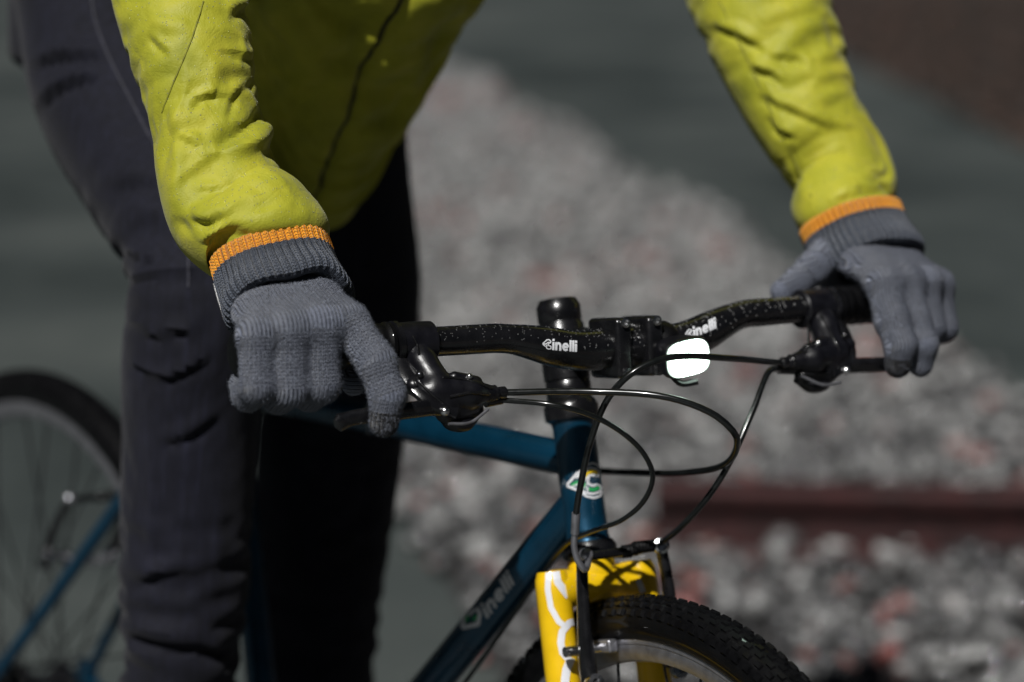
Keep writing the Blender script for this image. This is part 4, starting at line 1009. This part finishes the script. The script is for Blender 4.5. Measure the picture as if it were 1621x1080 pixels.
def sleeve(s):
    T = FORE[s] - W3[s]; T /= np.linalg.norm(T)
    st_ = W3[s] + T * .014
    if s < 0:
        P = [st_, W3[s] + T * .042, at(376, 320, 1.815), at(340, 205, 1.83), at(308, 60, 1.85), at(292, -60, 1.875), at(318, -260, 1.885), np.array([-.43, -.215, 1.40]), np.array([-.41, -.12, 1.47])]
        kr = [(0, .039), (.010, .0415), (.040, .0500), (.07, .0490), (.14, .0425), (.21, .0485), (.28, .054), (.40, .056), (.50, .066), (.60, .074)]
    else:
        P = [st_, W3[s] + T * .042, at(1340, 280, 2.095), at(1275, 150, 2.11), at(1212, 0, 2.13), at(1182, -75, 2.145), at(1110, -260, 2.16), np.array([-.43, .215, 1.40]), np.array([-.41, .12, 1.47])]
        kr = [(0, .038), (.010, .0395), (.05, .0410), (.09, .046), (.14, .0515), (.21, .0580), (.28, .060), (.40, .060), (.50, .066), (.60, .074)]
    ns_, nn_ = 190, 132
    P = spline(P, ns_); L_ = np.r_[0, np.cumsum(np.linalg.norm(np.diff(P, axis=0), axis=1))]
    r_ = np.interp(L_, *zip(*kr)); 
    for _ in range(6): r_[1:-1] = (r_[:-2] + r_[1:-1] * 2 + r_[2:]) / 4
    V0 = limb_grid(P, r_, nn_, (1.0, .95), up=EY)
    core = np.interp(L_, [0, .03, .06, .2, .3, .6], [.98, .93, .80, .82, .84, .9])[:, None, None]
    slk = np.interp(L_, [0, .02, .05, .09, .16, .24, .30, .40], [1.02, 1.07, 1.07, 1.035, 1.03, 1.045, 1.06, 1.04])
    Vs = cloth2(V0, core, slk, 1.015, 11 if s < 0 else 12, .0022, 1.13, P[:, None], .12)
    FL = [([(440, 160), (402, 205), (345, 240)], 15, .0058, 'fold'), ([(283, 221), (318, 229)], 7, .0030, 'fold'), ([(345, 345), (400, 322), (480, 322)], 10, .0030, 'fold'), ([(398, 300), (470, 300)], 8, .002, 'fold'),
          ([(270, 150), (282, 230), (276, 330)], 11, .0032, 'ridge'), ([(300, 100), (290, 190), (330, 260)], 12, .0022, 'ridge'), ([(360, 25), (388, 14), (415, 30)], 11, .0045, 'fold'), ([(305, 70), (340, 110), (330, 160)], 16, .0030, 'ridge'),
          ([(300, 160), (345, 152), (380, 165)], 9, .0022, 'fold'), ([(300, 345), (330, 352), (352, 335)], 10, .0045, 'fold'), ([(276, 345), (300, 372)], 10, .004, 'dent'), ([(418, 250), (440, 235), (450, 250)], 10, .003, 'dent'), ([(320, 280), (390, 272), (440, 285)], 18, .0025, 'ridge'),
          ([(326, -20), (304, 60), (275, 130), (254, 182)], 2.2, .0012, 'dent'),
          ([(298, 172), (318, 158), (342, 150)], 6, .0028, 'fold'), ([(335, 243), (390, 233), (426, 220)], 7, .0026, 'ridge'), ([(272, 204), (288, 167), (297, 130)], 5, .0020, 'ridge'), ([(266, 300), (322, 250), (352, 233)], 7, .0024, 'ridge'), ([(425, 336), (468, 331)], 6, .0026, 'fold'),
          ([(322, 388), (338, 374), (354, 364)], 7, .0036, 'fold'), ([(383, 50), (384, 76), (380, 105)], 5, .0020, 'ridge'), ([(236, 55), (250, 72), (268, 84)], 8, .0030, 'fold'), ([(352, 80), (392, 92), (412, 84)], 8, .0026, 'fold'), ([(356, 190), (372, 150), (402, 128)], 8, .0024, 'fold'),
          ([(300, 300), (345, 300), (372, 288)], 6, .0018, 'fold'), ([(405, 265), (440, 285), (468, 318)], 7, .0022, 'ridge'), ([(232, 20), (262, 40), (300, 34)], 10, .0026, 'ridge')] if s < 0 else [
          ([(1130, 42), (1165, 56), (1212, 80)], 9, .0042, 'fold'), ([(1185, 108), (1215, 116), (1240, 130)], 9, .0050, 'fold'), ([(1200, 150), (1245, 172), (1312, 200)], 10, .0036, 'fold'), ([(1216, 92), (1265, 95), (1282, 108)], 8, .0028, 'fold'),
          ([(1220, 186), (1232, 208), (1262, 216)], 8, .0036, 'fold'), ([(1318, 330), (1345, 306), (1395, 300)], 8, .0034, 'fold'), ([(1345, 285), (1390, 286)], 7, .0022, 'fold'), ([(1240, 240), (1262, 285), (1285, 318)], 9, .003, 'ridge'), ([(1308, 20), (1320, 50), (1322, 78)], 9, .004, 'dent'), ([(1165, 30), (1210, 120), (1255, 220), (1282, 300)], 6, .0016, 'ridge')]
    Vs = folds(Vs, P[:, None], FL)
    o = obj('sleeve', (Vs.reshape(-1, 3), grid_faces(ns_, nn_)), M['jacket'], jacket)
    md = o.modifiers.new('sub', 'SUBSURF'); md.levels = 1; md.render_levels = 1
    o['label'] = 'wrinkled sleeve of the near arm' if s < 0 else 'wrinkled sleeve of the far arm'
    j = int(nn_ * (.62 if s < 0 else .35)); c_ = P[:, None][2:120]; q = Vs[2:120, j]; q = q + (q - P[2:120]) / np.linalg.norm(q - P[2:120], axis=1)[:, None] * .0003
    return o, Vs, P
SLV = {s: sleeve(s) for s in (-1, 1)}

M['seam_y'] = paint('olive_seam', (0.20, 0.20, 0.012), 0.7, 0, 0, .3, 150)
surf_line('seam', bvh([SLV[-1][0]]), [(322, 2), (304, 60), (275, 130), (256, 178)], .0007, 'seam_y', SLV[-1][0], .0002)
surf_line('seam', bvh([SLV[1][0]]), [(1140, 4), (1195, 120), (1245, 230), (1285, 312)], .0007, 'seam_y', SLV[1][0], .0002)
# ---- trousers
ns, nn_ = 170, 110
def leg(P, kr, seed, sl):
    P = spline(P, ns); L_ = np.r_[0, np.cumsum(np.linalg.norm(np.diff(P, axis=0), axis=1))]; r_ = np.interp(L_ / L_[-1], *zip(*kr))
    for _ in range(8): r_[1:-1] = (r_[:-2] + r_[1:-1] * 2 + r_[2:]) / 4
    V0 = limb_grid(P, r_, nn_, (.97, 1.03), up=EX)
    slk = np.interp(L_ / L_[-1], [0, .1, .3, .42, .50, .58, .70, .85, .95, 1], [1.02, 1.04, 1.015, 1.03 , 1 + sl, 1 + sl * .8, 1.015, 1.012, 1.06, 1.05])
    return cloth2(V0, .88, slk, 1.012, seed, .0036, 1.14, P[:, None], .14), P
LR, PR = leg([np.array([-.825, -.095, 1.14]), at(175, -20, 2.26), at(200, 110, 2.22), at(262, 257, 2.16), at(310, 375, 2.115), at(317, 480, 2.10), at(305, 600, 2.11), at(294, 800, 2.13), at(287, 1080, 2.16), at(284, 1200, 2.17)],
    [(0, .090), (.12, .088), (.25, .084), (.36, .077), (.46, .070), (.53, .067), (.63, .060), (.78, .0565), (.92, .054), (1, .053)], 21, .12)
LL, PL = leg([np.array([-.835, .100, 1.13]), at(470, 60, 2.40), at(512, 220, 2.385), at(541, 450, 2.40), at(523, 700, 2.42), at(507, 900, 2.435), at(496, 1080, 2.45), at(488, 1300, 2.47)],
    [(0, .098), (.15, .088), (.28, .078), (.46, .071), (.64, .066), (.78, .062), (.9, .058), (1, .056)], 22, .05)
LR = folds(LR, PR[:, None], [([(196, 446), (262, 440), (345, 436)], 9, .0045, 'fold'), ([(200, 512), (250, 532), (330, 520)], 10, .0048, 'fold'), ([(200, 575), (262, 600), (345, 560)], 9, .0042, 'fold'), ([(190, 398), (230, 412), (262, 396)], 7, .0042, 'fold'), ([(215, 470), (250, 478), (300, 470)], 7, .0035, 'ridge'), ([(330, 420), (352, 500), (340, 600)], 9, .0030, 'ridge'),
    ([(45, 110), (90, 92), (170, 85)], 11, .006, 'fold'), ([(60, 175), (95, 140), (160, 118)], 10, .006, 'fold'), ([(250, 705), (300, 690), (350, 655)], 12, .0035, 'fold'), ([(236, 660), (240, 780), (232, 930)], 8, .0018, 'ridge'), ([(330, 700), (345, 820), (335, 960)], 12, .0025, 'ridge'), ([(190, 1000), (260, 1020), (360, 1030)], 14, .006, 'fold'), ([(200, 930), (280, 905), (330, 915)], 14, .003, 'fold'), ([(150, 300), (220, 290), (290, 310)], 20, .003, 'fold')])
mb = MB(); F_ = grid_faces(ns, nn_); mb.add(LR.reshape(-1, 3), F_); mb.add(LL.reshape(-1, 3), F_)
rows = []
for f in np.linspace(0, 1, 30):
    cen = np.array([-.84, 0, 1.00]) + np.array([.03, 0, .24]) * f; hw_ = np.interp(f, [0, .15, .5, 1], [.10, .165, .175, .160]); hd = np.interp(f, [0, .15, .5, 1], [.07, .115, .12, .105])
    a = np.arange(60) / 60 * 2 * np.pi; rows.append(cen + EX * (hd * np.cos(a))[:, None] + EY * (hw_ * np.sin(a))[:, None])
mb.add(np.vstack(rows), grid_faces(30, 60) + [tuple(range(60))[::-1], tuple(29 * 60 + j for j in range(60))])
trousers = obj('trousers', mb, M['denim'], person)
# outer side seam of the near leg
def seam(Lg, Pg, j):
    q = Lg[6:86, j]; c = Pg[6:86]; q = q + (q - c) / np.linalg.norm(q - c, axis=1)[:, None] * .0006
    return tube(q, .0011, 8)
cands = [np.mean([((LR[i, j] - CAM) @ RT / ((LR[i, j] - CAM) @ FW)) for i in range(40, 80)]) for j in range(nn_)]
jmin = int(np.argmin(cands)); front = [(jmin + k) % nn_ for k in (21, -21)]
js = min(front, key=lambda j: np.mean((LR[40:80, j] - CAM) @ FW))
M['seam'] = paint('faded_denim_seam', (0.030, 0.030, 0.042), 0.8, 0, 0, .5, 150)
obj('seam', seam(LR, PR, js), M['seam'], trousers)

# ---- shoes
def shoe(s, ankle, ped):
    base = np.array([ankle[0] - .055, ankle[1], ped[2] + .014]); Ls = .29; rows = []
    for f in np.linspace(0, 1, 24):
        w_ = np.interp(f, [0, .08, .3, .65, .9, 1], [.016, .034, .036, .048, .038, .012]); hgt = np.interp(f, [0, .1, .3, .45, .7, .92, 1], [.05, .095, .105, .085, .06, .045, .02])
        a = np.linspace(0, 2 * np.pi, 24, endpoint=False); y = w_ * np.sign(np.cos(a)) * np.abs(np.cos(a)) ** .7; z_ = np.where(np.sin(a) > 0, hgt * np.abs(np.sin(a)) ** .8, -.006 * np.abs(np.sin(a)) ** .3)
        rows.append(np.stack([np.full(24, base[0] + Ls * f), base[1] + y, base[2] + z_], -1))
    o = obj('shoe', MB().add(np.vstack(rows), grid_faces(24, 24) + [tuple(range(24))[::-1], tuple(23 * 24 + j for j in range(24))]), M['leather'], person)
    sole = MB(); pr = np.array(rows); out = np.stack([pr[:, 0], pr[:, 12]], 1)
    k = len(pr); loop = np.vstack([pr[:, 0], pr[::-1, 12]]); cz = base[2] - .006
    lo_ = loop.copy(); lo_[:, 2] = cz - .010; hi_ = loop.copy(); hi_[:, 2] = cz + .010; m = len(loop)
    sole.add(np.vstack([lo_, hi_]), [(i, (i + 1) % m, m + (i + 1) % m, m + i) for i in range(m)] + [tuple(range(m)), tuple(range(m, 2 * m))]); obj('sole', sole, M['rubber'], o)
shoe(-1, PR[-1], PED[-1]); shoe(1, PL[-1], PED[1])

# ---- body inside the clothes, one continuous surface
hd_c = np.array([-.275, 0, 1.695])
bones = [((-.83, 0, 1.12), (-.62, 0, 1.25), .10, .10), ((-.62, 0, 1.25), (-.46, 0, 1.40), .10, .11), ((-.46, -.12, 1.43), (-.46, .12, 1.43), .075, .075), ((-.40, 0, 1.46), (-.30, 0, 1.62), .058, .055),
         (tuple(hd_c - np.array([.012, 0, -.01])), tuple(hd_c + np.array([.02, 0, -.055])), .088, .062), (tuple(hd_c + np.array([.085, 0, -.01])), tuple(hd_c + np.array([.103, 0, -.035])), .010, .015)]
for s in (-1, 1):
    bones += [((-.43, s * .2, 1.42), tuple(FORE[s]), .045, .032), (tuple(FORE[s]), tuple(SLV[s][2][48]), .022, .021), (tuple(SLV[s][2][48]), tuple(W3[s]), .021, .021), (tuple(hd_c + np.array([-.005, s * .085, -.01])), tuple(hd_c + np.array([-.008, s * .088, -.035])), .012, .010)]
    Pq = PR if s < 0 else PL
    bones += [(tuple(Pq[4]), tuple(Pq[80]), .070, .050), (tuple(Pq[80]), tuple(Pq[-6]), .046, .036), (tuple(Pq[-6]), tuple(Pq[-1] - EZ * .03), .034, .032)]
lo = np.array([-1.02, -.42, .2]); hb = .0105; dims = ((np.array([.12, .44, 1.86]) - lo) / hb).astype(int)
X = np.stack(np.meshgrid(*[np.arange(d) * hb for d in dims], indexing='ij'), -1) + lo; D = None
for a, b, ra, rb in bones:
    a, b = np.array(a), np.array(b); bl = np.minimum(a, b) - max(ra, rb) - .06; bh = np.maximum(a, b) + max(ra, rb) + .06
    if D is None: D = np.full(X.shape[:3], 1.0)
    i0 = np.clip(((bl - lo) / hb).astype(int), 0, dims); i1 = np.clip(((bh - lo) / hb).astype(int) + 1, 0, dims); sl = tuple(slice(p, q) for p, q in zip(i0, i1))
    d, _ = cone_sdf(X[sl], a, b, ra, rb); D[sl] = smin(D[sl], d, .02)
V, F = largest(*surf_nets(D, lo, hb)); V = smooth_mesh(V, F, 3)
body = obj('body', (V, [tuple(x) for x in F.tolist()]), M['skin'], person)
mb = MB(); sphere(hd_c + np.array([-.022, 0, .022]), .098, mb, 28, 18, (1.0, .93, .98)); obj('hair', mb, M['hair'], person)

# ------------------------------------------------------------------ rain beads
def beads(name, V, Nn, r, parent, sc=.6):
    th_ = np.linspace(.05, np.pi - .05, 6); ph_ = np.arange(8) / 8 * 2 * np.pi
    U = np.array([(np.sin(a) * np.cos(b), np.sin(a) * np.sin(b), np.cos(a)) for a in th_ for b in ph_]); FF = np.array([q for q in grid_faces(6, 8)])
    n_ = len(V); a = np.cross(Nn, np.array([.31, .77, .55])); a /= np.linalg.norm(a, axis=1)[:, None]; b = np.cross(Nn, a)
    P = V[:, None] + r[:, None, None] * (U[None, :, :1] * a[:, None] + U[None, :, 1:2] * b[:, None] + sc * U[None, :, 2:] * Nn[:, None])
    fs = (FF[None] + (np.arange(n_) * 48)[:, None, None]).reshape(-1, 4)
    return tag(obj(name, (P.reshape(-1, 3), [tuple(x) for x in fs.tolist()]), M['water'], parent), kind='stuff')

def on_mesh(o, n_, seed, up_only=None, region=None):
    rs = np.random.RandomState(seed); me = o.data; off = np.array(o['off'])
    nf = len(me.polygons); c = np.zeros(nf * 3); me.polygons.foreach_get('center', c); c = c.reshape(-1, 3) + off
    nn_ = np.zeros(nf * 3); me.polygons.foreach_get('normal', nn_); nn_ = nn_.reshape(-1, 3); ar = np.zeros(nf); me.polygons.foreach_get('area', ar)
    p = ar.copy(); tc = CAM - c; tc /= np.linalg.norm(tc, axis=1)[:, None]; p *= ((nn_ * tc).sum(1) > .05)
    if up_only is not None: p *= np.clip(nn_[:, 2] - up_only, 0, 1) + .02
    if region is not None: p *= region(c)
    i = rs.choice(nf, n_, p=p / p.sum()); size = np.sqrt(ar[i])[:, None]
    t1 = np.cross(nn_[i], rs.randn(n_, 3)); t1 /= np.linalg.norm(t1, axis=1)[:, None]
    return c[i] + t1 * size * rs.uniform(-.5, .5, (n_, 1)), nn_[i]
for o, n_, sd_, up_, rr_ in ((bar, 700, 1, -.1, (.00025, .0008)), (top_tube, 520, 2, -.1, (.0005, .0012)), (frame, 160, 3, -.5, (.0002, .0006)), (down_tube, 200, 6, -.3, (.0003, .0007)), (crown, 90, 7, -.2, (.0003, .0007))):
    v, nn_ = on_mesh(o, n_, sd_, up_); beads('water_drops', v, nn_, np.random.RandomState(sd_).uniform(*rr_, n_), o)
for s, n_, sd_ in ((-1, 2000, 4), (1, 1000, 5)):
    v, nn_ = on_mesh(SLV[s][0], n_, sd_, -.3); r_ = .00045 + .0014 * np.random.RandomState(sd_).rand(n_) ** 3; beads('water_drops', v, nn_, r_, SLV[s][0])
